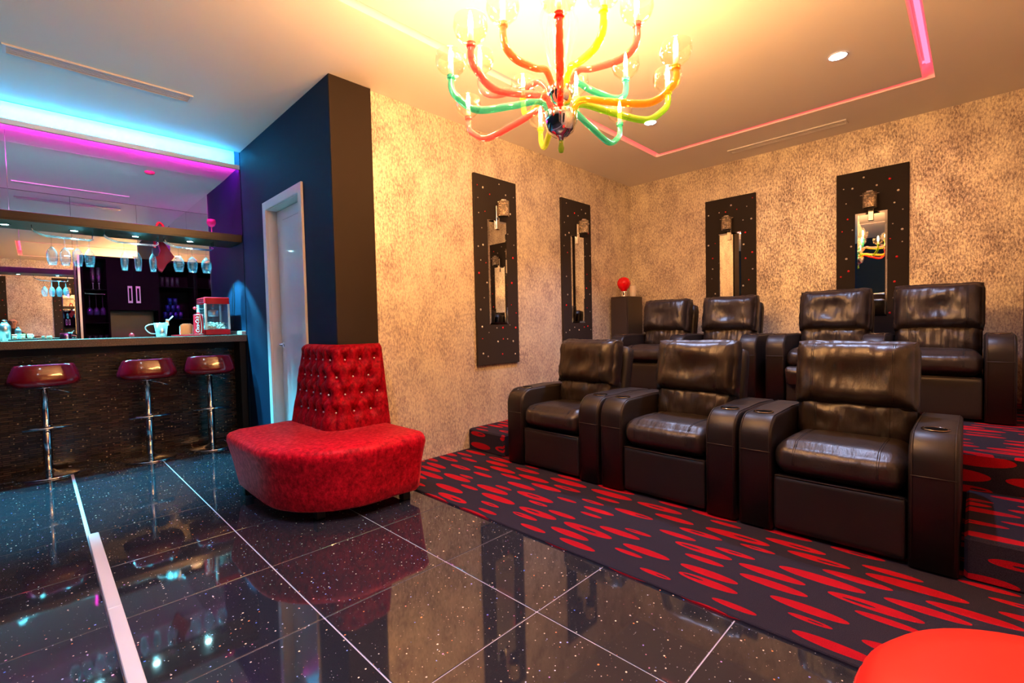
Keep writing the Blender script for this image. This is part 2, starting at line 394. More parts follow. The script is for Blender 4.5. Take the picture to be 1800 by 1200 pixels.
# ceiling with a recessed LED slot round a flush inner panel
TX0, TX1, TY0, TY1, SW = -.20, 4.985, .236, 2.57, .072
cl = MB()
cl.box(XL, TX0, YN, YF, ZC, ZC+.04); cl.box(TX1, XR, YN, YG, ZC, ZC+.04)
cl.box(TX0, TX1, YN, TY0, ZC, ZC+.04); cl.box(TX0, TX1, TY1, YG, ZC, ZC+.04)
cl.box(TX0, XP, YG, YF, ZC, ZC+.04)
cl.box(TX0-.02, TX0, TY0-.02, TY1+.02, ZC+.04, ZC+.13); cl.box(TX1, TX1+.02, TY0-.02, TY1+.02, ZC+.04, ZC+.13)
cl.box(TX0, TX1, TY0-.02, TY0, ZC+.04, ZC+.13); cl.box(TX0, TX1, TY1, TY1+.02, ZC+.04, ZC+.13)
cl.box(TX0-.02, TX1+.02, TY0-.02, TY1+.02, ZC+.13, ZC+.15)
cl.box(TX0+SW, TX1-SW, TY0+SW, TY1-SW, ZC, ZC+.128)
ceil = struct(cl.build('ceiling', white_paint), 'white ceiling with a rectangular LED slot', 'ceiling')
led_pink = emat('pink LED strip', C_PINK, SLOT)
q = .028
for a in ((TX0+.01, TX1-.01, TY0+SW-q-.016, TY0+SW-.016), (TX0+.01, TX1-.01, TY1-SW+.016, TY1-SW+.016+q), (TX0+SW-.016-q, TX0+SW-.016, TY0+.05, TY1-.05), (TX1-SW+.016, TX1-SW+.016+q, TY0+.05, TY1-.05)):
    MB().box(a[0], a[1], a[2], a[3], ZC+.118, ZC+.126).build('led_strip', led_pink, ceil)
# bar soffit: cyan cove above its lip, magenta strip under it
so = MB(); so.box(XL, XN, 6.0, YB, ZN, ZN+.08); so.add([(x, y, z) for x in (XL, XN) for y, z in ((YF+.010, ZN+.018), (6.01, ZN+.0), (6.01, ZN+.02), (YF+.010, ZN+.0235))], [(0, 1, 2, 3), (7, 6, 5, 4), (0, 4, 5, 1), (1, 5, 6, 2), (2, 6, 7, 3), (3, 7, 4, 0)]); so.box(XL, XN, YF, YF+.012, ZN-.016, ZN+.024); so.box(XL, XN+.05, 5.62, 5.66, ZN+.02, ZC+.12); so.box(XL, XN+.05, YF-.06, 5.66, ZC+.085, ZC+.11); so.box(XL, XN+.05, YF-.015, YF, ZC, ZC+.09)
so.box(XL, XN, YF, YF+.030, ZN-.018, ZN-.0155)
soff = struct(so.build('ceiling_bar', white_paint), 'lowered ceiling over the bar with cyan and magenta LED edges', 'ceiling')
MB().box(XL, XN-.004, YF+.006, YF+.018, ZC+.03, ZC+.05).build('led_strip', emat('cyan LED strip', C_CYAN, CYAN), soff)
MB().box(XL, XN-.004, YF+.013, YF+.020, ZN-.014, ZN+.002).build('led_strip', emat('magenta LED strip', C_MAG, MAGENTA), soff)

# door
dr = struct(thing('door_1', 'white panelled door in the dark wall beside the bar', 'door', (XD, 4.32, 0)))
cs = MB(); t = .018
for y0, y1 in ((3.872-4.32, 3.945-4.32), (4.705-4.32, 4.785-4.32)): cs.cbox(-t, .004, y0, y1, 0, 2.352, .004)
cs.cbox(-t, .004, 3.945-4.32, 4.705-4.32, 2.272, 2.352, .004)
cs.box(.004, .29, 3.93-4.32, 3.945-4.32, 0, 2.285); cs.box(.004, .29, 4.705-4.32, 4.72-4.32, 0, 2.285); cs.box(.004, .29, 3.93-4.32, 4.72-4.32, 2.272, 2.29)
cs.build('door_frame', door_white, dr)
lf = MB(); lf.cbox(.082, .122, -.373, .383, .006, 2.268, .003); leaf = lf.build('door_leaf', door_white, dr)
MB().cbox(.075, .085, -.29, .24, .12, 2.17, .004).build('door_panel', pm('white gloss panel', (.8, .8, .82), .07), leaf)
hd = MB(); hd.lathe([(.0, 0), (.026, 0), (.026, -.008), (.011, -.012), (.011, -.05)], 14, (.082, .325, 1.02), axis='x'); hd.tube([(.035, .325, 1.02), (.030, .29, 1.02), (.030, .21, 1.018)], .009, 8); hd.build('door_handle', chrome, dr)

# ------------------------------------------------------------------ linear air vents
def vent(loc, L, W, label, rz=0):
    o = thing('air_vent', label, 'air vent', loc, rz, 'linear ceiling vents')
    f = MB(); e = .018
    f.box(-L/2, L/2, -W/2, -W/2+e, -.012, .0); f.box(-L/2, L/2, W/2-e, W/2, -.012, .0); f.box(-L/2, -L/2+e, -W/2+e, W/2-e, -.012, 0); f.box(L/2-e, L/2, -W/2+e, W/2-e, -.012, 0)
    f.build('vent_frame', alu, o)
    MB().box(-L/2+e, L/2-e, -W/2+e, W/2-e, -.003, -.0005).build('vent_backing', pm('vent grey', (.28, .26, .24), .6), o)
    for k in (-1, 0, 1): MB().box(-L/2+e, L/2-e, k*.026-.006, k*.026+.006, -.010, -.004).build('vent_slat', alu, o)
vent((.435, 4.44, ZC), 1.02, .135, 'long slot air vent in the ceiling above the red sofa and bar stools')
vent((5.44, 1.405, ZC), 1.07, .115, 'slot air vent in the ceiling above the back row of recliners', PI/2)
vent((.385, 7.49, ZN), 1.0, .10, 'slot air vent in the lowered bar ceiling near the mirror')
sd = thing('smoke_detector', 'small round detector on the lowered bar ceiling', 'detector', (.913, 6.19, ZN))
MB().lathe([(.045, 0), (.045, -.012), (.034, -.022), (.0, -.024)], 18).build('cap', pm('detector red', (.5, .05, .12), .5), sd)

# ------------------------------------------------------------------ recessed downlights
lens_m = emat('downlight lens', (.8, .86, 1.0), 40)
def downlight(x, y, z, label):
    o = thing('downlight', label, 'downlight', (x, y, z), 0, 'recessed ceiling downlights')
    MB().lathe([(.050, -.001), (.060, -.001), (.062, -.004), (.060, -.007), (.051, -.005)], 24, ring=True).build('trim_ring', alu, o)
    MB().lathe([(.0, -.002), (.050, -.002), (.050, -.004), (.0, -.006)], 20).build('lens', lens_m, o)
    l = bpy.data.lights.new('downlight_beam', 'SPOT'); l.energy = DOWN_W; l.color = C_COOL; l.spot_size = 1.75; l.spot_blend = .8; l.shadow_soft_size = .03
    lo = bpy.data.objects.new('downlight_beam', l); COL.objects.link(lo); lo.location = (0, 0, -.035); lo.parent = o
downlight(4.064, .706, ZC, 'recessed round downlight in the ceiling nearer the right edge of the LED slot')
downlight(4.081, 2.16, ZC, 'recessed round downlight in the ceiling behind the chandelier')
downlight(.60, 2.03, ZC, 'recessed round downlight in the ceiling on the bar side of the chandelier')
downlight(.60, .72, ZC, 'recessed round downlight in the ceiling nearest the camera')

# ------------------------------------------------------------------ chandelier
CH = (1.78, 1.40)
ch = thing('chandelier', 'multicoloured glass chandelier with curved arms, candle bulbs and chrome bowls', 'chandelier', (CH[0], CH[1], ZC))
def gcol(n, c, b): return glassm(n, c, .34, b)
GC = dict(red=gcol('red glass', (1, .30, .22), (.85, .06, .04)), coral=gcol('coral glass', (1, .42, .28), (.9, .13, .06)), pink=gcol('pink glass', (1, .52, .52), (.85, .18, .22)),
          teal=gcol('teal glass', (.35, .95, .85), (.03, .45, .42)), lime=gcol('lime glass', (.85, 1, .25), (.55, .65, .02)), amber=gcol('amber glass', (1, .72, .2), (.9, .45, .02)),
          green=gcol('green glass', (.6, .95, .25), (.25, .5, .02)), clear=glassm('clear stem glass', (1, .97, .92), .08, (.9, .85, .75)))
bulb_m = emat('candle bulb glow', C_WARM, BULB); candle_m = pm('frosted candle sleeve', (.85, .75, .6), .3)
MB().lathe([(.0, 0), (.07, 0), (.07, -.012), (.045, -.035), (.012, -.045), (.0, -.045)], 24).build('canopy', chrome, ch)
MB().lathe([(.012, -.04), (.012, -.30), (.03, -.32), (.034, -.36), (.03, -.42), (.02, -.46), (.028, -.50), (.03, -.60), (.024, -.70)], 18).build('stem', GC['clear'], ch)
MB().lathe([(.0, -.745), (.06, -.735), (.066, -.75), (.062, -.785), (.045, -.815), (.02, -.83), (.0, -.832)], 24).build('upper_bowl', chrome, ch)
MB().lathe([(.0, -.855), (.074, -.855), (.080, -.865), (.077, -.90), (.06, -.945), (.03, -.968), (.014, -.972), (.012, -.985), (.0, -.985)], 28).build('lower_bowl', chrome, ch)
MB().lathe([(.0, -.984), (.012, -.985), (.010, -1.0), (.015, -1.022), (.010, -1.04), (.0, -1.042)], 12).build('finial', GC['green'], ch)
hd2 = Vector((fwd.x, fwd.y, 0)).normalized(); hr = Vector((hd2.y, -hd2.x, 0))
def bez(p, n=18):
    out = []; P = [Vector(q) for q in p]; pts = [2*P[0]-P[1]] + P + [2*P[-1]-P[-2]]
    for i in range(1, len(pts)-2):
        for k in range(n//3):
            t = k/(n//3); a, b, c, d = pts[i-1:i+3]
            out.append(.5*((2*b)+(-a+c)*t+(2*a-5*b+4*c-d)*t*t+(-a+3*b-3*c+d)*t**3))
    return out + [P[-1]]
def arm(lat, dep, ze, upper, col):
    r = math.hypot(lat, dep); D = (hr*lat + hd2*dep)/r; zb = (-.75 if upper else -.865)
    P = lambda rr, z: tuple(D*rr + Vector((0, 0, z)))
    dip = .03 if not upper else .0
    pts = [P(.05, zb), P(.10, zb+.055), P(r*.45, zb+.04-dip*.4), P(r*.78, zb+.03-dip), P(r*.95, (zb+ze)/2-.02), P(r, ze-.05), P(r, ze)]
    path = bez(pts); n = len(path)
    a = MB().tube(path, [.0135+.003*math.sin(PI*i/(n-1)) for i in range(n)], 12).build('arm', col, ch)
    e = P(r, ze)
    MB().lathe([(.016, -.012), (.020, -.010), (.020, -.004), (.016, -.002), (.020, .0), (.020, .006), (.015, .008)], 14, e).build('collar', col, a)
    MB().lathe([(.016, .004), (.036, .012), (.060, .035), (.070, .065), (.066, .10), (.064, .10), (.068, .065), (.058, .037), (.035, .015), (.014, .007)], 20, e, ring=True).build('glass_cup', cup_glass, a)
    MB().lathe([(.011, .006), (.011, .058), (.0, .058)], 10, e).build('candle_sleeve', candle_m, a)
    MB().lathe([(.006, .058), (.0095, .068), (.0105, .084), (.008, .108), (.003, .130), (.0, .134)], 10, e).build('bulb', bulb_m, a)
zl = 2.28-ZC; zu = 2.40-ZC
for la, de, up_, c in ((-.50, -.09, 0, 'teal'), (-.39, -.33, 0, 'pink'), (-.055, -.50, 0, 'red'), (.50, -.13, 0, 'amber'), (.54, .10, 0, 'green'), (.385, .45, 0, 'teal'), (-.46, .33, 0, 'pink'),
                       (-.26, -.26, 1, 'coral'), (.14, -.34, 1, 'lime'), (.30, -.24, 1, 'pink'), (.36, .20, 1, 'teal'), (.13, .37, 1, 'clear'), (-.16, .38, 1, 'amber'), (-.38, .12, 1, 'pink'), (-.06, .50, 0, 'lime')):
    arm(la, de, zu if up_ else zl, up_, GC[c])
for k in range(6):                                             # clear glass leaves rising round the stem
    a = 2*PI*k/6+.3; d = Vector((math.cos(a), math.sin(a), 0))
    MB().tube(bez([tuple(d*.03+Vector((0, 0, -.72))), tuple(d*.055+Vector((0, 0, -.58))), tuple(d*.085+Vector((0, 0, -.44))), tuple(d*.06+Vector((0, 0, -.36)))]), .007, 8).build('glass_leaf', GC['clear'], ch)

# ------------------------------------------------------------------ recliners
def wrinkle(p, seed, amp, f):
    return amp*noise.noise(Vector((p.x*f[0]+seed, p.y*f[1]+seed*.7, p.z*f[2])))
def cushion(sx, sy, sz, r, seed, bx=0., bz=0., seams=(), pleat=.004, sag=0., nu=56, amp=.006, taper=0., ears=0.):
    """puffed leather cushion; y is the width; bx/bz bulge of front/top"""
    def fn(p, u):
        ey = max(0., 1-abs(u.y)**4); ez = max(0., 1-abs(u.z)**3); ex = max(0., 1-abs(u.x)**3)
        if taper: p.x *= 1-taper*max(abs(u.y)**5, abs(u.z)**5)
        if ears: k_ = (abs(u.y)*abs(u.z))**10; p.y += ears*k_*math.copysign(1, u.y); p.z += ears*k_*math.copysign(1, u.z)
        if u.x < 0: p.x -= bx*ey*ez*abs(u.x)
        p.z += bz*ey*ex*u.z
        if sag: p.x += sag*math.exp(-((u.y*1.9)**2+((u.z+.1)*2.2)**2))*(1 if u.x < 0 else 0)
        for q in seams:
            g = math.exp(-((u.y-q)/.022)**2); c = Vector((p.x, 0, p.z)); p -= .005*g*Vector((u.x*ez, 0, u.z*ex))
        e = math.exp(-(1-abs(u.y))*7)                           # gathered pleats running in from the side piping
        p.x += pleat*e*math.sin(p.z*170+seed*3+6*noise.noise(Vector((p.z*20, seed, 0))))*(1 if u.x < 0 else .3)*ez
        w = wrinkle(p, seed, amp, (9, 9, 14)) + wrinkle(p, seed+5, amp*.5, (16, 34, 16))
        p.x += w*(-1 if u.x < -.5 else .3); p.z += w*.7*(1 if u.z > .5 else 0)*ex
        return p
    return rbox(sx, sy, sz, r, 12, nu, 16, fn)
AW, AH, AD = .170, .615, .80
def arm_mesh(wd):
    h = wd/2; mb = MB(); prof = [(0, .012), (0, AH-.13)]
    for k in range(9): a = PI/2*k/8; prof.append((.12-.12*math.cos(a), AH-.12+.12*math.sin(a)))
    prof += [(.45, AH+.004), (AD-.06, AH-.012), (AD-.02, AH-.05), (AD, AH-.12), (AD, .012)]
    cb = [(-h, .018), (-h+.006, .006), (-h+.02, 0), (h-.02, 0), (h-.006, .006), (h, .018)]
    n = len(prof); v = []
    cx, cz = .40, .30
    for y, ins in cb:
        for x, z in prof:
            d = math.hypot(x-cx, z-cz); v.append((x-(x-cx)/d*ins, y, z-(z-cz)/d*ins*(1 if z > .05 else 0)))
    f = [tuple(range(n))[::-1], tuple((len(cb)-1)*n+i for i in range(n))]
    for k in range(len(cb)-1):
        for i in range(n): f.append((k*n+i, k*n+(i+1) % n, (k+1)*n+(i+1) % n, (k+1)*n+i))
    f = [q[::-1] for q in f]
    mb.add(v, f, True); return mb
def seat_parts(root, yc, sw, seed, recline=0.):
    h = sw/2
    fr = MB(); fr.cbox(.04, .74, yc-h+.002, yc+h-.002, .02, .30, .01); fr.build('seat_base', leather_flat, root)
    fp = rbox(.022, h-.006, .145, .014, 4, 24, 8).xf(Matrix.Translation((.030, yc, .168)))
    fpo = fp.build('footrest_panel', leather_flat, root)
    MB().tube([(.008, yc-h+.014, .312), (.006, yc, .313), (.008, yc+h-.014, .312)], .003, 6).build('piping', stitch_m, fpo)
    def grab(cu, mx, name, paths):
        nv = len(cu.v); pt = [[mx @ cu.ev(u) for u in pth] for pth in paths]; del cu.v[nv:]
        o_ = cu.xf(mx).build(name, leather_m, root)
        for p_ in pt: MB().tube(p_, .0019, 5).build('stitching', seam_m, o_)
        return o_
    T = [-.9+1.8*k/14 for k in range(15)]
    sc = cushion(.30, h-.003, .085, .07, seed, .025, .022, (), .001, amp=.005)
    grab(sc, Matrix.Translation((.30, yc, .400)) @ Matrix.Rotation(.04, 4, 'Y'), 'seat_cushion', [[(t_, q_, 1.0) for t_ in [.5-.15*k for k in range(10)]] + [(-1.0, q_, t_) for t_ in (.9, .6, .3, 0., -.3)] for q_ in (-.64, -.61, .61, .64)])
    lb = cushion(.08, h-.004, .130, .06, seed+1.3, .04, .0, (-.40, -.17, 0., .22, .44), .006, amp=.014)
    grab(lb, Matrix.Translation((.550, yc, .558)) @ Matrix.Rotation(.16, 4, 'Y'), 'lumbar_cushion', [[(-1.0, q_, t_) for t_ in T] for q_ in (-.62, .60, .63)])
    hr_ = cushion(.105, h+.008, .192, .068, seed+2.9, .05, .0, (), .012, sag=.045, amp=.012, taper=.26, ears=.012)
    grab(hr_, Matrix.Translation((.560, yc, .815)) @ Matrix.Rotation(.20, 4, 'Y'), 'headrest_cushion', [[(-1.0, q_, t_) for t_ in T] for q_ in (-.66, -.63, .63, .66)])
    bs = rbox(.06, h-.004, .40, .04, 6, 10, 10).xf(Matrix.Translation((.705, yc, .545)) @ Matrix.Rotation(.20, 4, 'Y')); bs.build('back_shell', leather_flat, root)
    if recline:
        e = cushion(.045, h-.02, .085, .04, seed+4, .02, 0, (-.6, .6), .001, amp=.005)
        e.xf(Matrix.Translation((-.045, yc, .27)) @ Matrix.Rotation(-.35, 4, 'Y')).build('leg_rest', leather_m, root)
cup_ring = pm('cup holder ring', (.22, .19, .17), .14, 1.0)
def arm_parts(root, yc, wd=AW, cup=True):
    a = arm_mesh(wd).xf(Matrix.Translation((0, yc, 0))).build('arm', leather_flat, root)
    MB().tube([(-.0015, yc-wd/2+.008, .43), (-.003, yc, .43), (-.0015, yc+wd/2-.008, .43)], .0026, 6).build('stitching', stitch_m, a)
    for s in (-1, 1):
        pts = [(-.001, yc+s*(wd/2-.013), .05), (-.001, yc+s*(wd/2-.013), AH-.13)] + [(.12-.121*math.cos(PI/2*k/6), yc+s*(wd/2-.013), AH-.12+.121*math.sin(PI/2*k/6)) for k in range(7)] + [(.45, yc+s*(wd/2-.013), AH+.004), (AD-.07, yc+s*(wd/2-.013), AH-.011)]
        MB().tube(pts, .0022, 5).build('piping', stitch_m, a)
    if cup:
        c = MB().lathe([(.040, .001), (.050, .001), (.053, .005), (.050, .009), (.043, .008), (.040, .002)], 24, (.165, yc, AH-.002), ring=True).build('cup_holder', cup_ring, a)
        MB().lathe([(.0, 0), (.041, 0), (.041, .0065), (.0, .0065)], 22, (.165, yc, AH-.001)).build('cup_well_shade', pm('cup well shade', (.002, .002, .002), .9, Specular_IOR_Level=.05), root)  # flat black disc stands in for the shade inside the cup recess
def recliner(loc, label, seed):
    o = thing('recliner', label, 'recliner', loc, 0, 'front row of leather cinema recliners')
    sw = .558; seat_parts(o, 0, sw, seed)
    for s in (-1, 1): arm_parts(o, s*(sw/2+AW/2+.001))
    return o
FX = 2.735
recliner((FX, .490, .012), 'dark leather recliner in the front row, nearest and at the right end', 1.1)
recliner((FX, 1.405, .012), 'dark leather recliner in the middle of the front row with a dented headrest', 4.7)
recliner((FX, 2.325, .012), 'dark leather recliner in the front row, at the left end by the gold wall', 8.2)
def loveseat(x, y0, z, label, seed, recl):
    o = thing('double_recliner', label, 'recliner', (x, y0, z), 0, 'back row of double leather recliners')
    sw = .535; aw = .155
    for k in range(3): arm_parts(o, aw/2 + k*(aw+sw+.002), aw, True)
    for k in range(2): seat_parts(o, aw+sw/2+.001 + k*(aw+sw+.002), sw, seed+3.7*k, recl[k])
    return o
loveseat(4.565, -.205, .40, 'pair of joined leather recliners in the back row, right, one leg rest out', 12.4, (0, 1))
loveseat(4.565, 1.41, .40, 'pair of joined dark leather recliners in the back row, at the left by the speaker', 21.9, (0, 0))

# ------------------------------------------------------------------ red corner sofa
sf = thing('corner_sofa', 'red crushed velvet corner sofa with tufted back round the dark pillar', 'sofa', (1.5, 3.2, 0))
OX, OY = 1.5, 3.2
def outline(ins, zt=0):
    """seat plan: straight end on the right, big rounded outer corner, straight end on the left"""
    p = [(1.805-ins*.3, 3.30), (1.805-ins*.3, 2.63+ins*.6), (1.785-ins*.4, 2.585+ins), (1.74, 2.565+ins)]
    cx, cy, r = 1.46, 3.14, .575-ins
    pts = p + [(1.60, 2.575+ins)]
    for k in range(13):
        a = -PI/2-.03 - (PI/2-.03)*k/12; pts.append((cx+r*1.0*math.cos(a), cy+r*math.sin(a)))
    pts += [(.885+ins, 3.40), (.892+ins, 3.66), (.91+ins, 3.73-ins*.5), (.955+ins, 3.765-ins*.4), (1.30, 3.775-ins*.3), (1.50, 3.775-ins*.3), (1.50, 3.30)]
    return [(a-OX, b-OY) for a, b in pts][::-1]
st = MB(); rings = []
for ins, z in ((.105, .075), (.085, .070), (.070, .085), (.055, .16), (.035, .26), (.012, .36), (.0, .405), (.004, .43), (.018, .447), (.045, .457), (.09, .461)): rings.append([(x, y, z) for x, y in outline(ins)])
n = len(rings[0]); vs = sum(rings, []); fs = [tuple(range(n))[::-1], tuple((len(rings)-1)*n+i for i in range(n))]
for j in range(len(rings)-1):
    for i in range(n): fs.append((j*n+i, j*n+(i+1) % n, (j+1)*n+(i+1) % n, (j+1)*n+i))
st.add(vs, fs, True); seat = st.build('seat', velvet_m, sf)
for x, y in ((1.71, 2.74), (1.71, 3.16), (1.02, 3.68), (1.38, 3.68), (1.18, 2.86)):
    MB().cbox(x-OX-.028, x-OX+.028, y-OY-.028, y-OY+.028, 0, .085, .004).build('foot', black, sf)
# tufted backrest: front sheet swept round the corner, over the top and down behind
def bpath(s, off):
    """s metres from the left end; off = inward shift towards the pillar"""
    x0, y0, r = 1.372+off, 3.095+off, .10
    L1 = 3.765-(y0+r); LA = r*PI/2; L2 = 1.832-(x0+r)
    s = s*(L1+LA+L2)/LT
    if s < L1: return Vector((x0, 3.765-s)), Vector((-1, 0))
    if s < L1+LA:
        a = (s-L1)/r; return Vector((x0+r-r*math.cos(a), y0+r-r*math.sin(a))), Vector((-math.cos(a), -math.sin(a)))
    return Vector((x0+r+min(s-L1-LA, L2), y0)), Vector((0, -1))
LT = (3.765-3.195)+.157+(1.832-1.472); NSX, NSZ = 120, 64; ZB0, ZB1 = .44, 1.035
rows = [.935, .815, .695, .575]
btn = [(.06+.135*i+(.0675 if k % 2 else 0), z) for k, z in enumerate(rows) for i in range(9) if .06+.135*i+(.0675 if k % 2 else 0) < LT-.055]
bk = MB(); gv = []
for j in range(NSZ+7):
    row = []
    for i in range(NSX+1):
        s = LT*i/NSX; tz = min(1, j/NSZ); z = ZB0+(ZB1-ZB0)*tz
        off = .10*tz
        P, Nn = bpath(s*(1-0*tz), off); d = 0.
        if j <= NSZ:
            d = .022
            for bs_, bz_ in btn:
                dd = ((s-bs_)/.055)**2+((z-bz_)/.05)**2
                if dd < 9: d -= .038*math.exp(-dd*1.6)
                for sg in (-1, 1):                                   # diagonal pulls between buttons
                    u_ = (s-bs_); w_ = (z-bz_)
                    t_ = (u_*.0675*sg + w_*.12)/(.0675**2+.12**2)
                    if 0 < t_ < 1: q_ = math.hypot(u_-.0675*sg*t_, w_-.12*t_); d -= .008*math.exp(-(q_/.010)**2)
            if z < .575:
                for bs_, bz_ in btn:
                    if bz_ == .575: d -= .012*math.exp(-((s-bs_)/.012)**2)
            d *= min(1, (1-abs(2*s/LT-1))*12)
            d += .003*noise.noise(Vector((s*14, z*14, 3)))
            edge = max(0, (z-(ZB1-.03))/.03); d -= .02*edge*edge
            p = P+Nn*d; row.append((p.x-OX, p.y-OY, z))
        else:
            k = j-NSZ; p = P - Nn*(.01+.012*k) if k < 6 else P - Nn*.078
            zz = ZB1+.008*math.sin(PI*min(k, 6)/6)-(.0 if k < 5 else .01*(k-4)) if k < 6 else ZB0
            row.append((p.x-OX, p.y-OY, zz))
    gv += row
W_ = NSX+1; fs = [(j*W_+i, j*W_+i+1, (j+1)*W_+i+1, (j+1)*W_+i) for j in range(NSZ+6) for i in range(NSX)]
H_ = NSZ+7; bk.add(gv, fs, True)
for i_ in (0, NSX):
    e_ = [gv[j*W_+i_] for j in range(H_)]; half = H_-7; fr_ = e_[:half:4]+[e_[half-1]]
    b0_, b1_ = e_[-1], e_[-2]; n_ = len(fr_)
    bkp = [tuple(b0_[q]+(b1_[q]-b0_[q])*k/(n_-1) for q in range(3)) for k in range(n_)]
    fq = [(k, k+1, n_+k+1, n_+k) for k in range(n_-1)]; bk.add(fr_+bkp, fq if i_ == 0 else [q[::-1] for q in fq], False); bko = bk.build('backrest', velvet_m, sf)
bme = MB().sphere((0, 0, 0), .0068, 8, 6).mesh('button')
for bs_, bz_ in btn:
    P, Nn = bpath(bs_, .10*(bz_-ZB0)/(ZB1-ZB0)); p = P-Nn*.004
    obj('button', bme, gem_white, bko, (p.x-OX, p.y-OY, bz_))

# ------------------------------------------------------------------ red leather pouf
pf = thing('pouf', 'round bright red leather pouf in the near right corner', 'pouf', (1.20, -.178, 0))
prf = [(.0, .02), (.30, .02), (.335, .04), (.352, .10), (.36, .22), (.357, .34), (.345, .40), (.315, .432), (.24, .446), (.12, .450), (.0, .451)]
MB().lathe(prf, 56, (0, 0, .012)).build('body', pm('red leather', (.78, .022, .012), .42), pf)
MB().tube([(.352*math.cos(a), .352*math.sin(a), .385) for a in [2*PI*k/56 for k in range(57)]], .0035, 6).build('piping', pm('red piping', (.5, .012, .01), .5), pf)
for a in range(4): MB().lathe([(.0, 0), (.02, 0), (.02, .035), (.0, .035)], 12, (.22*math.cos(a*PI/2+.6), .22*math.sin(a*PI/2+.6), 0)).build('foot', black, pf)

# ------------------------------------------------------------------ jewelled mirror panels and sconces
gem_mesh = MB().sphere((0, 0, 0), 1, 6, 4).mesh('crystal'); gem_meshw = gem_mesh.copy(); gem_mesh.materials.append(gem_red); gem_meshw.materials.append(gem_white)
def mirror_panel(loc, rz, label, seed):
    """local: x across, z up, front towards -y; origin at floor below the panel centre, on the wall"""
    rnd = random.Random(seed); o = thing('mirror_panel', label, 'wall mirror', (loc[0], loc[1], loc[2]), rz, 'jewelled mirror panels')
    w2, zb, zt = .283, .775, 2.59
    MB().cbox(-w2, w2, -.030, -.001, zb, zt, .003).xf(Matrix.Translation((0, 0, 0))).build('board', board_m, o)
    mw, m0, m1, bv = .126, 1.165, 2.175, .020
    g = MB(); v = [(-mw, -.030, m0), (mw, -.030, m0), (mw, -.030, m1), (-mw, -.030, m1), (-mw, -.033, m0), (mw, -.033, m0), (mw, -.033, m1), (-mw, -.033, m1), (-mw+bv, -.036, m0+bv), (mw-bv, -.036, m0+bv), (mw-bv, -.036, m1-bv), (-mw+bv, -.036, m1-bv)]
    g.add(v, [(0, 1, 5, 4), (1, 2, 6, 5), (2, 3, 7, 6), (3, 0, 4, 7), (4, 5, 9, 8), (5, 6, 10, 9), (6, 7, 11, 10), (7, 4, 8, 11), (8, 9, 10, 11), (3, 2, 1, 0)]); g.build('mirror', mirror_m, o)
    pts = []
    tries = 0
    while len(pts) < 40 and tries < 4000:
        tries += 1; x = rnd.uniform(-w2+.03, w2-.03); z = rnd.uniform(zb+.05, zt-.05)
        if abs(x) < mw+.02 and m0-.03 < z < m1+.24: continue
        if any(abs(x-a) < .06 and abs(z-b) < .11 for a, b in pts): continue
        pts.append((x, z))
    for i, (x, z) in enumerate(pts):
        r = rnd.choice((.006, .007, .009, .011)); isr = rnd.random() < .36
        c = obj('crystal', gem_mesh if isr else gem_meshw, None, o, (x, -.031, z)); c.scale = (r, r*.6, r)
    return o
sconce_glass = glassm('sconce glass', (.97, .93, .88), .10, (.9, .8, .65)); sconce_cr = pm('sconce crystal', (.9, .82, .7), .05, .3)
def sconce(loc, rz, label):
    o = thing('wall_sconce', label, 'sconce', loc, rz, 'crystal wall sconces')
    MB().cbox(-.022, .022, -.052, -.0365, -.17, .06, .003).build('back_plate', chrome, o)
    MB().box(-.006, .006, -.095, -.05, -.055, -.043).build('bracket', chrome, o)
    MB().lathe([(.058, -.06), (.058, .085), (.055, .085), (.055, -.06)], 24, (0, -.125, 0), ring=True).build('glass_shade', sconce_glass, o)
    MB().lathe([(.0, -.062), (.052, -.062), (.052, -.055), (.0, -.055)], 20, (0, -.125, 0)).build('base_disc', black, o)
    MB().lathe([(.030, .082), (.034, .10), (.0, .102)], 18, (0, -.125, 0)).build('cap', chrome, o)
    rnd = random.Random(3); c = MB()
    for k in range(34):
        a = rnd.uniform(0, 2*PI); c.sphere((.038*math.cos(a), -.125+.038*math.sin(a), rnd.uniform(-.045, .07)), .0075, 6, 4)
    c.build('crystal_cluster', sconce_cr, o)['kind'] = 'stuff'
    MB().tube([(-.075, -.125, .07), (.075, -.125, .07)], .0025, 6).build('crossbar', chrome, o)
    return o
PN = [((3.213, YG, 0), 0, 'jewelled black mirror panel on the gold wall, nearest the dark pillar', 'crystal sconce on the gold wall panel nearest the dark pillar'),
      ((4.518, YG, 0), 0, 'jewelled black mirror panel on the gold wall, nearest the corner speaker', 'crystal sconce on the gold wall panel nearest the corner speaker'),
      ((XR, 2.058, 0), -PI/2, 'jewelled black mirror panel behind the back row, nearer the room corner', 'crystal sconce above the back row, nearer the room corner'),
      ((XR, .729, 0), -PI/2, 'jewelled black mirror panel behind the back row that reflects the chandelier', 'crystal sconce above the back row on the panel reflecting the chandelier'),
      ((.63, YN, 0), PI, 'jewelled black mirror panel seen only in the bar mirror, by the cabinet', 'crystal sconce seen only in the bar mirror, by the cabinet'),
      ((-.72, YN, 0), PI, 'jewelled black mirror panel seen only in the bar mirror, at its left edge', 'crystal sconce seen only in the bar mirror, at its left edge')]
for i, (l, r, a, b) in enumerate(PN):
    mirror_panel(l, r, a, 40+i); sconce((l[0], l[1], 2.26), r, b)

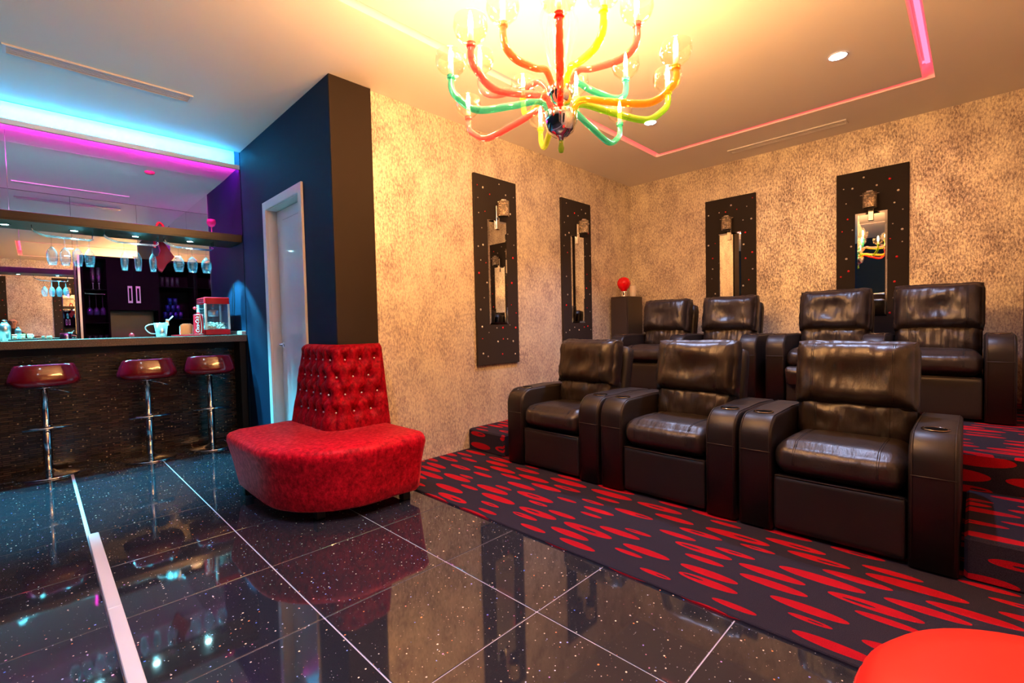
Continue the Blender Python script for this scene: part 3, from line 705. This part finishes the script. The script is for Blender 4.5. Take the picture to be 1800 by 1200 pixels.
# ------------------------------------------------------------------ corner speakers, bulb ornament, candle
def speaker(x, y, label, z0=.40):
    o = thing('tower_speaker', label, 'speaker', (x, y, z0), 0, 'tower speakers')
    MB().cbox(0, .36, -.125, .125, .0, 1.085, .006).build('cabinet', pm('speaker veneer', (.022, .014, .012), .45), o)
    MB().cbox(-.012, .0, -.115, .115, .05, 1.06, .003).build('grille', pm('speaker grille', (.03, .02, .018), .8), o)
speaker(5.21, 3.215, 'dark tower speaker in the corner with a red bulb ornament on top')
speaker(5.21, -.40, 'dark tower speaker at the right edge beside the back row')
bl = thing('bulb_ornament', 'oversized red light bulb ornament on the corner speaker', 'ornament', (5.36, 3.235, 1.487))
MB().lathe([(.0, 0), (.040, 0), (.043, .008), (.036, .014), (.043, .022), (.036, .03), (.043, .038), (.036, .046), (.042, .054), (.040, .075), (.0, .075)], 20).build('cap', chrome, bl)
MB().lathe([(.036, .07), (.044, .092), (.070, .120), (.084, .160), (.082, .195), (.062, .232), (.030, .25), (.0, .254)], 24).build('glass_globe', pm('red glass globe', (.75, .005, .01), .08, Emission_Strength=0.0), bl)
cd = thing('pillar_candle', 'pale pillar candle behind the red bulb ornament', 'candle', (5.44, 3.15, 1.487))
MB().lathe([(.0, 0), (.040, 0), (.041, .005), (.041, .135), (.036, .142), (.01, .138), (.0, .138)], 22).build('wax', pm('ivory wax', (.72, .66, .56), .5), cd)
MB().tube([(0, 0, .136), (.002, 0, .152)], .0018, 6).build('wick', black, cd)

# ------------------------------------------------------------------ bar
bar = thing('bar_counter', 'long bar counter with brown mosaic front and speckled worktop', 'bar', (0, 5.7, 0))
MB().box(XL+.01, XN-.06, .0, .06, 0, 1.05).build('mosaic_front', mosaic_m, bar)
MB().cbox(XN-.06, XN-.001, -.21, .30, 0, 1.06, .004).build('end_panel', black, bar)
MB().cbox(XL+.01, XN-.001, -.26, .34, 1.05, 1.12, .004).build('worktop', counter_m, bar)
tag(MB().cbox(XN-.045, XN-.002, 5.46, 6.03, 1.1215, 1.16, .003).build('bar_upstand', alu), 'pale upstand block along the wall end of the bar top', 'upstand')
MB().box(XL+.01, XN-.06, -.03, 0, .985, 1.05).build('top_rail', black, bar)
# hanging shelf with cyan spots
sh = thing('hanging_shelf', 'dark wooden overhead shelf across the bar with cyan spots', 'shelf', (0, 5.68, 2.08))
MB().cbox(XL+.01, XN-.002, -.22, .22, 0, .078, .003).build('board', shelf_m, sh)
MB().box(XL+.01, XN-.002, -.2215, -.219, .012, .016).build('edge_groove', black, sh)
for x in (-.11, -1.5): MB().tube([(x, .02, .07), (x, .02, ZN+.010-2.08)], .0022, 6).build('hanging_rod', steel, sh)
MB().box(XL+.02, XN-.02, -.01, .01, .0785, .084).build('added_uplight', emat('added shelf uplight', (.85, .42, 1.0), ADDED_UPLIGHT), sh)  # added glowing strip, out of sight, to tint the bar ceiling lavender
spot_lens = emat('shelf spot lens', (.45, .95, 1.0), 30)
for x in (-.56, -.14, .279, .706, 1.142):
    l_ = MB().lathe([(.026, 0), (.036, 0), (.037, -.004), (.034, -.007), (.026, -.005)], 20, (x, .008, 0), ring=True).build('spot_ring', chrome, sh)
    MB().lathe([(.0, -.001), (.025, -.001), (.025, -.003), (.0, -.004)], 16, (x, .008, 0)).build('spot_lens', spot_lens, l_)
    l = bpy.data.lights.new('shelf_spot', 'SPOT'); l.energy = SHELF_W; l.color = C_SHELF; l.spot_size = 1.75; l.spot_blend = .25; l.shadow_soft_size = .02
    lo = bpy.data.objects.new('shelf_spot', l); COL.objects.link(lo); lo.parent = sh; lo.location = (x, .008, -.012)
# wire racks and hanging wine glasses
def rack(x0, x1, label):
    o = thing('glass_rack', label, 'glass rack', ((x0+x1)/2, 5.62, 2.08), 0, 'chrome stemware racks')
    h = (x1-x0)/2
    for s in (-.04, 0.0, .04):
        MB().tube([(-h, s, -.002), (-h, s, -.03), (-h+.01, s, -.045), (-h+.06, s, -.07), (-h+.09, s, -.078), (h-.012, s, -.084), (h, s, -.075), (h, s, -.002)], .003, 6).build('wire', chrome, o)
rack(.015, .395, 'chrome stemware rack under the shelf holding four wide glasses')
rack(.475, .865, 'chrome stemware rack under the shelf holding three slim glasses')
rack(.918, 1.32, 'chrome stemware rack under the shelf nearest the dark wall')
def stemglass(x, y, label, prof, group):
    o = thing('wine_glass', label, 'wine glass', (x, y, 2.0), 0, group)
    r, h = prof
    MB().lathe([(.0, .003), (.034, .002), (.034, -.001), (.008, -.006), (.004, -.014), (.004, -.082), (.008, -.092)], 18).build('stem', wglass, o)
    k = [(.006, -.086), (.5*r, -.100), (.9*r, -.128), (r, -.155), (.95*r, -.155-h*.45), (.72*r, -.155-h)]
    MB().lathe(k + [(a-.0015, b) for a, b in k[::-1][:-1]], 22, ring=True).build('bowl', wglass, o)
wide, slim = (.037, .085), (.030, .10)
nth = ['first', 'second', 'third', 'fourth']
for i, x in enumerate((.129, .211, .291, .369)): stemglass(x, 5.62, f'upside-down wide wine glass, {nth[i]} from left in the left rack', wide, 'hanging wine glasses')
for i, x in enumerate((.609, .709, .821)): stemglass(x, 5.62, f'upside-down slim wine glass, {nth[i]} from left in the middle rack', slim, 'hanging wine glasses')
for i, x in enumerate((1.027, 1.14, 1.262)): stemglass(x, 5.62, f'upside-down large wine glass, {nth[i]} from left in the rack by the dark wall', (.046, .085), 'hanging wine glasses')
# red stocking ornament looped over the shelf
stk = thing('stocking_ornament', 'glossy red stocking ornament looped over the bar shelf', 'ornament', (.93, 5.93, 2.0))
MB().tube(bez([(-.045, -.01, .02), (-.04, -.01, .16), (-.015, -.012, .26), (.01, -.012, .275), (.035, -.012, .23), (.04, -.01, .10), (.03, -.01, .0)]), .011, 8).build('loop', red_lac, stk)
o2 = [(-.02, .08), (.03, .10), (.06, .03), (.115, -.06), (.10, -.085), (.05, -.14), (.005, -.225), (-.02, -.21), (-.045, -.15), (-.075, -.10), (-.07, -.085), (-.02, -.06), (.0, .0)]
MB().prism([(a, b) for a, b in o2][::-1], -.03, .03, .012, True).xf(Matrix.Rotation(PI/2, 4, 'X')).build('body', pm('red patent', (.26, .001, .005), .55, Specular_IOR_Level=.12), stk)
gb = thing('pink_goblet', 'pink glass goblet standing on the end of the bar shelf', 'goblet', (1.345, 5.72, 2.158))
MB().lathe([(.0, 0), (.032, .0), (.033, .004), (.006, .012), (.005, .09), (.012, .10)], 16).build('stem', pm('pink glass stem', (.7, .12, .3), .15), gb)
MB().lathe([(.005, .095), (.03, .11), (.043, .14), (.038, .175), (.035, .175), (.04, .14), (.0, .105)], 18).build('bowl', pm('pink glass bowl', (.85, .05, .35), .12), gb)

# bar stools
def shell(mb):
    """scooped seat: flared pan, low back leaning in towards its top, back towards -y"""
    gv = []; NA, NR = 44, 16
    KR = [(0, 0, 0), (.08, .0, .0), (.15, .004, .004), (.185, .022, .016), (.200, .055, .030), (.192, .105, .040), (.178, .155, .045), (.166, .19, .046)]
    def prof(t, bk_):
        f = t*(len(KR)-1); k = min(int(f), len(KR)-2); u = f-k
        a, b, c = (KR[k][q]+(KR[k+1][q]-KR[k][q])*u for q in range(3))
        return a, c+(b-c)*bk_
    for side in (0, 1):
        for j in range(NR+1):
            for i in range(NA):
                a = 2*PI*i/NA; t = j/NR
                bk_ = max(0., min(1., .5-.75*math.sin(a))); bk_ = bk_*bk_*(3-2*bk_)
                sq = (abs(math.cos(a))**3.2+abs(math.sin(a))**3.2)**(-1/3.2)
                rad, z = prof(t, bk_); rad *= sq
                if side: rad = max(0, rad-.007*min(1, t*3)); z += .009*(1-t)
                gv.append((rad*math.cos(a)*1.12, rad*math.sin(a), z))
    k = (NR+1)*NA; f = []
    for j in range(NR):
        for i in range(NA):
            q_ = (j*NA+i, j*NA+(i+1) % NA, (j+1)*NA+(i+1) % NA, (j+1)*NA+i); f.append(q_[::-1]); f.append(tuple(p+k for p in q_))
    for i in range(NA): f.append((NR*NA+i, NR*NA+(i+1) % NA, k+NR*NA+(i+1) % NA, k+NR*NA+i)[::-1])
    return mb.add(gv, f, True)
def stool(x, y, label, rz=0):
    o = thing('bar_stool', label, 'bar stool', (x, y, 0), rz, 'red bar stools')
    shell(MB()).xf(Matrix.Translation((0, 0, .735))).build('seat', red_gloss, o)
    MB().lathe([(.0, 0), (.195, 0), (.198, .006), (.19, .012), (.10, .022), (.045, .034), (.033, .05), (.0, .05)], 36).build('base', chrome, o)
    MB().lathe([(.030, .04), (.030, .40), (.024, .405), (.024, .72), (.06, .728), (.06, .736), (.0, .736)], 18).build('pole', chrome, o)
    fr = [(-.005, -.028, .40), (-.05, -.05, .40), (-.125, -.07, .40), (-.125, -.105, .40), (0, -.125, .40), (.125, -.105, .40), (.125, -.07, .40), (.05, -.05, .40), (.005, -.028, .40)]
    rg = MB(); rg.tube([(-.15, -.085, .40), (.15, -.085, .40)], .010, 8)
    rg.tube([(-.15, -.045, .40), (.15, -.045, .40)], .009, 8); rg.lathe([(.034, .385), (.036, .39), (.036, .415), (.034, .42)], 16, ring=True); rg.build('footrest', chrome, o)
    MB().tube([(.03, 0, .715), (.09, -.02, .70), (.15, -.03, .672)], .005, 6).build('lever', chrome, o)
stool(.035, 5.46, 'red bar stool at the left end of the row', .12)
stool(.705, 5.42, 'red bar stool in the middle of the row', .0)
stool(1.205, 5.45, 'red bar stool nearest the dark wall', -.12)

# ------------------------------------------------------------------ things on the bar
CT = 1.12
pc = thing('popcorn_machine', 'red popcorn machine with glass sides on the bar by the dark wall', 'popcorn machine', (1.345, 5.80, CT))
wx, wy = .105, .16
MB().cbox(-wx-.008, wx+.008, -wy-.008, wy+.008, .006, .062, .004).build('base', red_lac, pc)
rf = MB().cbox(-wx-.008, wx+.008, -wy-.008, wy+.008, .325, .395, .006).build('roof', red_lac, pc)
for k in range(3): MB().box(-wx-.016, -wx-.007, -wy+.02, wy-.02, .338+k*.018, .347+k*.018).build('vent_bar', chrome, rf)
for sx in (-1, 1):
    for sy in (-1, 1):
        MB().cbox(sx*wx-.009, sx*wx+.009, sy*wy-.009, sy*wy+.009, .06, .327, .002).build('post', pm('pale post', (.82, .8, .8), .3), pc)
for a in ((-wx+.01, wx-.01, -wy-.002, -wy+.002), (-wx+.01, wx-.01, wy-.002, wy+.002), (-wx-.002, -wx+.002, -wy+.01, wy-.01), (wx-.002, wx+.002, -wy+.01, wy-.01)): MB().box(*a, .062, .325).build('glass_pane', wglass, pc)
MB().lathe([(.0, .20), (.045, .20), (.048, .21), (.048, .262), (.03, .27), (.0, .272)], 20, (0, 0, 0)).build('kettle', steel, pc)
MB().tube([(.0, 0, .27), (.0, 0, .325)], .006, 8).build('kettle_rod', chrome, pc)
hb = MB().tube([(-wx, .0, .28), (-wx-.05, .0, .285)], .005, 8).build('crank', chrome, pc)
MB().sphere((-wx-.06, 0, .286), .017).build('knob', red_lac, hb)
MB().box(-wx-.014, -wx-.006, -.05, .05, .18, .19).build('door_handle', chrome, pc)
rnd = random.Random(5); kb = MB()
for k in range(160): kb.sphere((rnd.uniform(-wx+.02, wx-.02), rnd.uniform(-wy+.02, wy-.02), .07+rnd.random()**1.6*.06), rnd.uniform(.009, .014), 6, 4)
kb.build('popcorn', pm('popcorn', (.8, .75, .62), .7), pc)['kind'] = 'stuff'
for sx in (-1, 1):
    for sy in (-1, 1): MB().lathe([(.0, 0), (.012, 0), (.012, .008), (.0, .008)], 10, (sx*.09, sy*.14, 0)).build('foot', black, pc)
tr = MB().prism([(1.09+.135*math.copysign(abs(math.cos(a))**.5, math.cos(a)), 5.70+.09*math.copysign(abs(math.sin(a))**.5, math.sin(a))) for a in [2*PI*k/40 for k in range(40)]], CT+.001, CT+.013, .003).build('serving_tray', red_lac)
tag(tr, 'flat red tray on the bar beside the popcorn machine', 'tray')
nb = thing('napkin_holder', 'chrome napkin holder with white napkins on the red tray', 'napkin holder', (1.075, 5.71, CT+.013))
sh_ = [(-.055, 0), (.055, 0), (.055, .095), (.03, .11), (-.03, .11), (-.055, .095)]
for y in (.045,): MB().prism(sh_, y, y+.004).xf(Matrix.Rotation(PI/2, 4, 'X')).build('side_plate', chrome, nb)
MB().cbox(-.055, .055, -.05, .05, 0, .006, .001).build('base', chrome, nb)
MB().tube([(-.053, -.046, .004), (-.053, -.046, .095), (-.03, -.046, .11), (.03, -.046, .11), (.053, -.046, .095), (.053, -.046, .004)], .004, 6).build('front_frame', chrome, nb)
for k in range(5): MB().box(-.046, .046, -.034+k*.015, -.026+k*.015, .007, .085-.003*(k % 2)).build('napkin', pm('napkin white', (.86, .84, .86), .8), nb)
# can-shaped straw dispenser with lettering
cn = thing('straw_dispenser', 'red can-shaped straw dispenser with white lettering on the tray', 'straw dispenser', (1.178, 5.66, CT+.013))
CR = .043
MB().lathe([(.0, 0), (CR-.003, 0), (CR, .005), (CR, .195), (CR-.004, .205), (.012, .209), (.0, .209)], 28).build('can', red_lac, cn)
MB().lathe([(.0, .208), (.013, .208), (.014, .22), (.008, .228), (.0, .229)], 14).build('lid_knob', red_lac, cn)
for z in (.004, .199): MB().lathe([(CR+.0005, z-.003), (CR+.002, z), (CR+.0005, z+.003)], 28, ring=True).build('rim', chrome, cn)
lett = pm('white print', (.9, .9, .9), .5)
cu = bpy.data.curves.new('lettering', 'FONT'); cu.body = 'Coca-Cola'; cu.size = .046; cu.shear = .35; cu.extrude = 0; cu.offset = .0006; cu.resolution_u = 3
to = bpy.data.objects.new('lettering_source', cu); COL.objects.link(to); bpy.context.view_layer.update()
me = bpy.data.meshes.new_from_object(to.evaluated_get(bpy.context.evaluated_depsgraph_get())); bpy.data.objects.remove(to)
a0 = -PI/2-.42
xm = max(v.co.x for v in me.vertices)
for v in me.vertices:
    u, t_ = v.co.x*.165/xm, v.co.y; a = a0 - (t_-.015)/CR; rr = CR+.0012
    v.co = (rr*math.cos(a), rr*math.sin(a), .018+u)
obj('lettering', me, lett, cn)
wv = MB(); vv = []; n_ = 20
for k in range(n_+1):
    z = .01+.185*k/n_; a = a0+.62+.16*math.sin(k/n_*PI*1.2)
    for q in (-.09, .09): vv.append(((CR+.0010)*math.cos(a+q), (CR+.0010)*math.sin(a+q), z))
wv.add(vv, [(2*k, 2*k+1, 2*k+3, 2*k+2) for k in range(n_)]); wv.build('white_wave', lett, cn)
# metal jug with scoop
jg = thing('metal_jug', 'pale metal jug with angled handle on the bar', 'jug', (.865, 5.66, CT))
MB().lathe([(.0, .0), (.040, .0), (.042, .004), (.058, .135), (.056, .135), (.041, .008), (.0, .006)], 26).build('body', pm('pale enamel steel', (.62, .68, .70), .18, .7), jg)
MB().tube(bez([(-.056, 0, .125), (-.10, 0, .115), (-.122, 0, .085), (-.09, 0, .04), (-.046, 0, .03)]), .005, 8).build('handle', steel, jg)
sc_ = thing('steel_scoop', 'steel scoop standing in the metal jug', 'scoop', (.865, 5.66, CT+.01))
MB().tube([(.0, 0, .01), (.045, 0, .125), (.10, 0, .19)], .006, 8).build('handle', steel, sc_)
MB().prism([(.035, .10), (.065, .10), (.06, .16), (.04, .16)], -.012, .012, .004).xf(Matrix.Rotation(PI/2, 4, 'X')).build('blade', steel, sc_)
rb = thing('red_bauble', 'small shiny red ball on the bar behind the jug', 'ball', (.66, 5.85, CT))
MB().sphere((0, 0, .022), .022).build('ball', pm('red bauble', (.3, .004, .008), .15), rb); MB().lathe([(.006, .042), (.006, .048), (.0, .048)], 10).build('cap', chrome, rb)
cdp = bez([(1.545, 5.92, 1.17), (1.55, 5.90, 1.35), (1.552, 5.86, 1.55), (1.552, 5.83, 1.68), (1.552, 5.80, 1.60), (1.552, 5.82, 1.40), (1.548, 5.88, 1.20)])
tag(MB().tube(cdp, .003, 6).build('power_cord', black), 'thin dark power cord looped on the wall above the popcorn machine', 'cord')
# left end of the bar: steel shaker, dark tray with small jars, little cup
kk = thing('cocktail_shaker', 'steel cocktail shaker at the left end of the bar', 'shaker', (-.175, 5.72, CT))
MB().lathe([(.0, 0), (.030, 0), (.036, .09), (.036, .10), (.034, .125), (.022, .145), (.0, .145)], 22).build('body', steel, kk)
MB().lathe([(.020, .143), (.020, .165), (.012, .175), (.0, .176)], 16).build('cap', chrome, kk)
bt = tag(MB().prism([(-.075+.085*math.cos(a), 5.66+.055*math.sin(a)) for a in [2*PI*k/28 for k in range(28)]], CT+.001, CT+.010, .002).build('condiment_tray', black_gloss), 'small dark oval tray with three jars on the bar', 'tray')
for i, (dx, c, l) in enumerate(((-.12, (.75, .1, .06), 'small jar with red lid on the dark oval tray'), (-.072, (.45, .65, .15), 'small jar with green lid on the dark oval tray'), (-.03, (.75, .75, .75), 'small jar with pale lid on the dark oval tray'))):
    j = thing('spice_jar', l, 'jar', (dx, 5.66, CT+.010), 0, 'jars on the bar')
    MB().lathe([(.0, 0), (.014, 0), (.015, .004), (.015, .032), (.0, .032)], 14).build('glass_body', glassm('jar glass', (.9, .85, .8), .5, (.6, .4, .25)), j)
    MB().lathe([(.0155, .031), (.0155, .043), (.0, .043)], 14).build('lid', pm('jar lid', c, .4), j)
lc = thing('shot_cup', 'little dark cup on the bar near the mirror reflection', 'cup', (.085, 5.66, CT))
MB().lathe([(.0, 0), (.016, 0), (.018, .034), (.016, .034), (.014, .004), (.0, .004)], 16).build('body', pm('brown cup', (.16, .09, .05), .4), lc)

# ------------------------------------------------------------------ back bar: black cabinets
cb = thing('back_bar_cabinet', 'tall black cabinet with open glass shelves and two doors on the back wall', 'cabinet', (.95, 7.52, 0))
X0, X1 = .405-.95, XN-.012-.95; FY, BY = 0., .375; ZT = 2.10
b1, b2 = .655-.95, 1.13-.95
MB().box(X0, X1, FY, BY, 0, 1.0).build('lower_carcass', cab_m, cb)
MB().box(X0-.02, X1, FY-.02, BY, 1.0, 1.03).build('back_worktop', cab_m, cb)
MB().box(X0, X1, FY, BY, ZT-.03, ZT).build('top_panel', cab_m, cb)
for x in (X0, b1-.018, b2, X1-.018): MB().box(x, x+.018, FY, BY, 1.03, ZT-.03).build('upright', cab_m, cb)
MB().box(X0-.025, X0-.004, FY-.012, FY+.01, 1.03, ZT).build('edge_profile', steel, cb)
MB().box(b1, b2, FY+.02, BY, 1.45, ZT-.03).build('cupboard_box', black, cb)
mid = (b1+b2)/2
for a, b, hx in ((b1, mid-.002, mid-.040), (mid+.002, b2, mid+.040)):
    d = MB().box(a, b, FY-.002, FY+.018, 1.45, ZT-.032).build('cupboard_door', cab_m, cb)
    h = MB(); h.box(hx-.022, hx+.022, FY-.012, FY-.003, 1.54, 1.565); h.box(hx-.022, hx+.022, FY-.012, FY-.003, 1.725, 1.75); h.box(hx-.022, hx-.012, FY-.012, FY-.003, 1.565, 1.725); h.box(hx+.012, hx+.022, FY-.012, FY-.003, 1.565, 1.725)
    h.build('handle', alu, d)
MB().box(b1, b2, BY-.02, BY-.01, 1.03, 1.45).build('splashback', pm('brown splashback', (.09, .06, .04), .3), cb)
for x0, x1, zs in ((X0+.018, b1-.018, (1.30, 1.70)), (b2+.018, X1-.018, (1.34, 1.76))):
    for z in zs: MB().box(x0, x1, FY+.01, BY-.02, z-.008, z).build('glass_shelf', cab_m, cb)
    MB().box(x0, x1, BY-.012, BY-.004, 1.03, ZT-.03).build('bay_back', cab_m, cb)
def tumbler(x, y, z, r, h, m, label, group):
    o = thing('tumbler', label, 'glass', (x, y, z), 0, group)
    MB().lathe([(.0, 0), (r*.85, 0), (r, h), (r-.002, h), (r*.85-.002, .006), (.0, .006)], 14).build('body', m, o)
for i in range(4): tumbler(1.195+i*.055, 7.60, 1.76, .022, .13, wglass, f'clear tumbler on the upper right cabinet shelf, {nth[i]} from left', 'tumblers on the upper right shelf')
kz = 0
for r_, n_ in enumerate((4, 3, 2)):
    for i in range(n_): 
        tumbler(1.215+r_*.028+i*.056, 7.60, 1.34+r_*.092, .026, .09, blue_glass, f'blue glass in the stack on the right cabinet shelf, {("bottom", "middle", "top")[r_]} row, {nth[i]} from left', 'stacked blue glasses')
for i in range(4): tumbler(.46+i*.052, 7.60, 1.03, .023, .12, wglass, f'clear tumbler at the foot of the left cabinet bay, {nth[i]} from left', 'tumblers in the left bay')
for i in range(2):
    f = thing('champagne_flute', ('clear flute on the upper left cabinet shelf, left of the two', 'clear flute on the upper left cabinet shelf, right of the two')[i], 'flute', (.515+i*.055, 7.60, 1.70), 0, 'flutes on the upper left shelf')
    MB().lathe([(.0, .0), (.026, 0), (.026, .003), (.004, .008), (.004, .07), (.010, .08)], 14).build('stem', steel, f)
    MB().lathe([(.004, .078), (.016, .10), (.022, .16), (.020, .27), (.018, .27), (.02, .16), (.0, .09)], 14).build('bowl', wglass, f)
gr2 = thing('glass_rack', 'small chrome rack in the left cabinet bay holding purple glasses', 'glass rack', (.535, 7.60, 1.68), 0, 'chrome stemware racks')
for y in (-.03, .03): MB().tube([(-.095, y, .012), (-.095, y, -.03), (.09, y, -.035), (.09, y, .012)], .003, 6).build('wire', chrome, gr2)
for i, x in enumerate((.475, .535, .595)):
    o = thing('wine_glass', f'upside-down purple wine glass in the left cabinet bay, {nth[i]} from left', 'wine glass', (x, 7.60, 1.65), 0, 'hanging purple glasses')
    MB().lathe([(.0, .003), (.026, .002), (.026, -.001), (.004, -.010), (.004, -.16), (.008, -.17)], 14).build('stem', wglass, o)
    k = [(.006, -.165), (.024, -.185), (.030, -.215), (.027, -.26)]; MB().lathe(k + [(a-.0015, b) for a, b in k[::-1][:-1]], 16, ring=True).build('bowl', purple_glass, o)
# back counter below the mirror, left of the cabinet
bc = thing('back_counter', 'low black counter below the bar mirror', 'counter', (-.9, 7.52, 0))
MB().box(-1.39, 1.275, 0, .375, 0, 1.0).build('carcass', black_gloss, bc); MB().box(-1.39, 1.275, -.02, .375, 1.0, 1.03).build('worktop', black_gloss, bc)
sj = thing('steel_jug', 'small steel jug on the back counter against the mirror', 'jug', (.26, 7.62, 1.03))
MB().lathe([(.0, 0), (.045, 0), (.05, .06), (.04, .12), (.044, .15), (.042, .15), (.036, .12), (.0, .01)], 20).build('body', steel, sj)
MB().tube(bez([(.04, 0, .13), (.085, 0, .11), (.085, 0, .05), (.048, 0, .035)]), .005, 8).build('handle', steel, sj)

# ------------------------------------------------------------------ photographer seen in the bar mirror
pr = thing('person', 'bald person in a dark shirt leaning forward, seen in the bar mirror', 'person', (-.46, -.33, 0))
J_ = {}; V = []; E = []; RD = []
def jv(n, p, r): J_[n] = len(V); V.append(p); RD.append(r)
def ch_(*ns):
    for a, b in zip(ns[:-1], ns[1:]): E.append((J_[a], J_[b]))
jv('pelvis', (0, -.06, .86), .13); jv('belly', (.02, -.02, 1.0), .135); jv('chest', (.05, .06, 1.15), .15); jv('neckb', (.08, .13, 1.29), .075); jv('neck', (.09, .16, 1.36), .055); jv('chin', (.10, .19, 1.42), .062)
jv('head', (.10, .20, 1.49), .094); jv('crown', (.10, .185, 1.555), .072)
ch_('pelvis', 'belly', 'chest', 'neckb', 'neck', 'chin', 'head', 'crown')
for s, n in ((-1, 'l'), (1, 'r')):
    jv('sh'+n, (.05+s*.17, .08, 1.22), .068); jv('el'+n, (.07+s*.26, .20, 1.06 if s < 0 else 1.13), .045); jv('wr'+n, ((-.12, .36, 1.0) if s < 0 else (.46, .26, 1.14)), .030); jv('pa'+n, ((-.10, .41, .99) if s < 0 else (.52, .27, 1.145)), .034)
    ch_('chest', 'sh'+n, 'el'+n, 'wr'+n, 'pa'+n)
    jv('hip'+n, (s*.10, -.06, .80), .10); jv('kn'+n, (s*.13, .04, .46), .062); jv('an'+n, (s*.12, -.04, .09), .042); jv('toe'+n, (s*.13, .13, .035), .035)
    ch_('pelvis', 'hip'+n, 'kn'+n, 'an'+n, 'toe'+n)
    b0 = Vector(V[J_['pa'+n]]); dr_ = (b0-Vector(V[J_['wr'+n]])).normalized(); sd_ = dr_.cross(Vector((0, 0, 1))).normalized()
    for k, (sp_, ln) in enumerate(((-.032, .055), (-.012, .07), (.010, .075), (.030, .065))):
        jv(f'f{n}{k}', tuple(b0+dr_*ln*.5+sd_*sp_), .010); jv(f'g{n}{k}', tuple(b0+dr_*ln+sd_*sp_*1.1+Vector((0, 0, -.015))), .008); ch_('pa'+n, f'f{n}{k}', f'g{n}{k}')
    jv(f't{n}', tuple(b0-dr_*.005+sd_*.045), .011); jv(f'u{n}', tuple(b0+dr_*.03+sd_*.06), .009); ch_('pa'+n, f't{n}', f'u{n}')
me = bpy.data.meshes.new('body'); me.from_pydata(V, E, [])
def body_mat():
    m, nt, b, N, L = nm('skin and dark clothes')
    tc = N.new('ShaderNodeTexCoord'); s = N.new('ShaderNodeSeparateXYZ'); L.new(tc.outputs['Object'], s.inputs[0])
    up = math_n(N, L, 'GREATER_THAN', s.outputs[2], 1.345)
    ha = math_n(N, L, 'GREATER_THAN', s.outputs[1], .27); hb_ = math_n(N, L, 'GREATER_THAN', s.outputs[0], .36)
    mk = math_n(N, L, 'MAXIMUM', up, math_n(N, L, 'MAXIMUM', ha, hb_))
    L.new(mixc(N, L, mk, (.015, .015, .018), (.42, .22, .14)), b.inputs['Base Color']); b.inputs['Roughness'].default_value = .55; return m
bo = obj('body', me, body_mat(), pr)
sk = bo.modifiers.new('skin', 'SKIN'); sk.use_smooth_shade = True
for i, r in enumerate(RD): me.skin_vertices[0].data[i].radius = (r, r)
me.skin_vertices[0].data[0].use_root = True
bo.modifiers.new('sub', 'SUBSURF').levels = 2; bo.modifiers['sub'].render_levels = 2
fc = MB(); skin = pm('skin', (.42, .22, .14), .5)
fc.lathe([(.0, .0), (.012, .0), (.009, .03), (.004, .045), (.0, .046)], 8, (.10, .285, 1.455)); fc.build('nose', skin, pr)
for s in (-1, 1):
    MB().sphere((.10+s*.033, .279, 1.495), .007).build('eye', pm('dark eye', (.02, .015, .01), .3), pr)
    MB().sphere((.10+s*.088, .195, 1.48), .028, sc=(.35, .6, 1)).build('ear', skin, pr)
    MB().tube([(.10+s*.033+.022*math.cos(a), .288, 1.495+.018*math.sin(a)) for a in [2*PI*k/14 for k in range(15)]], .0025, 6).build('spectacle_rim', black, pr)
MB().tube([(.08, .277, 1.438), (.10, .281, 1.435), (.12, .277, 1.438)], .005, 6).build('mouth', pm('lips', (.35, .12, .1), .5), pr)
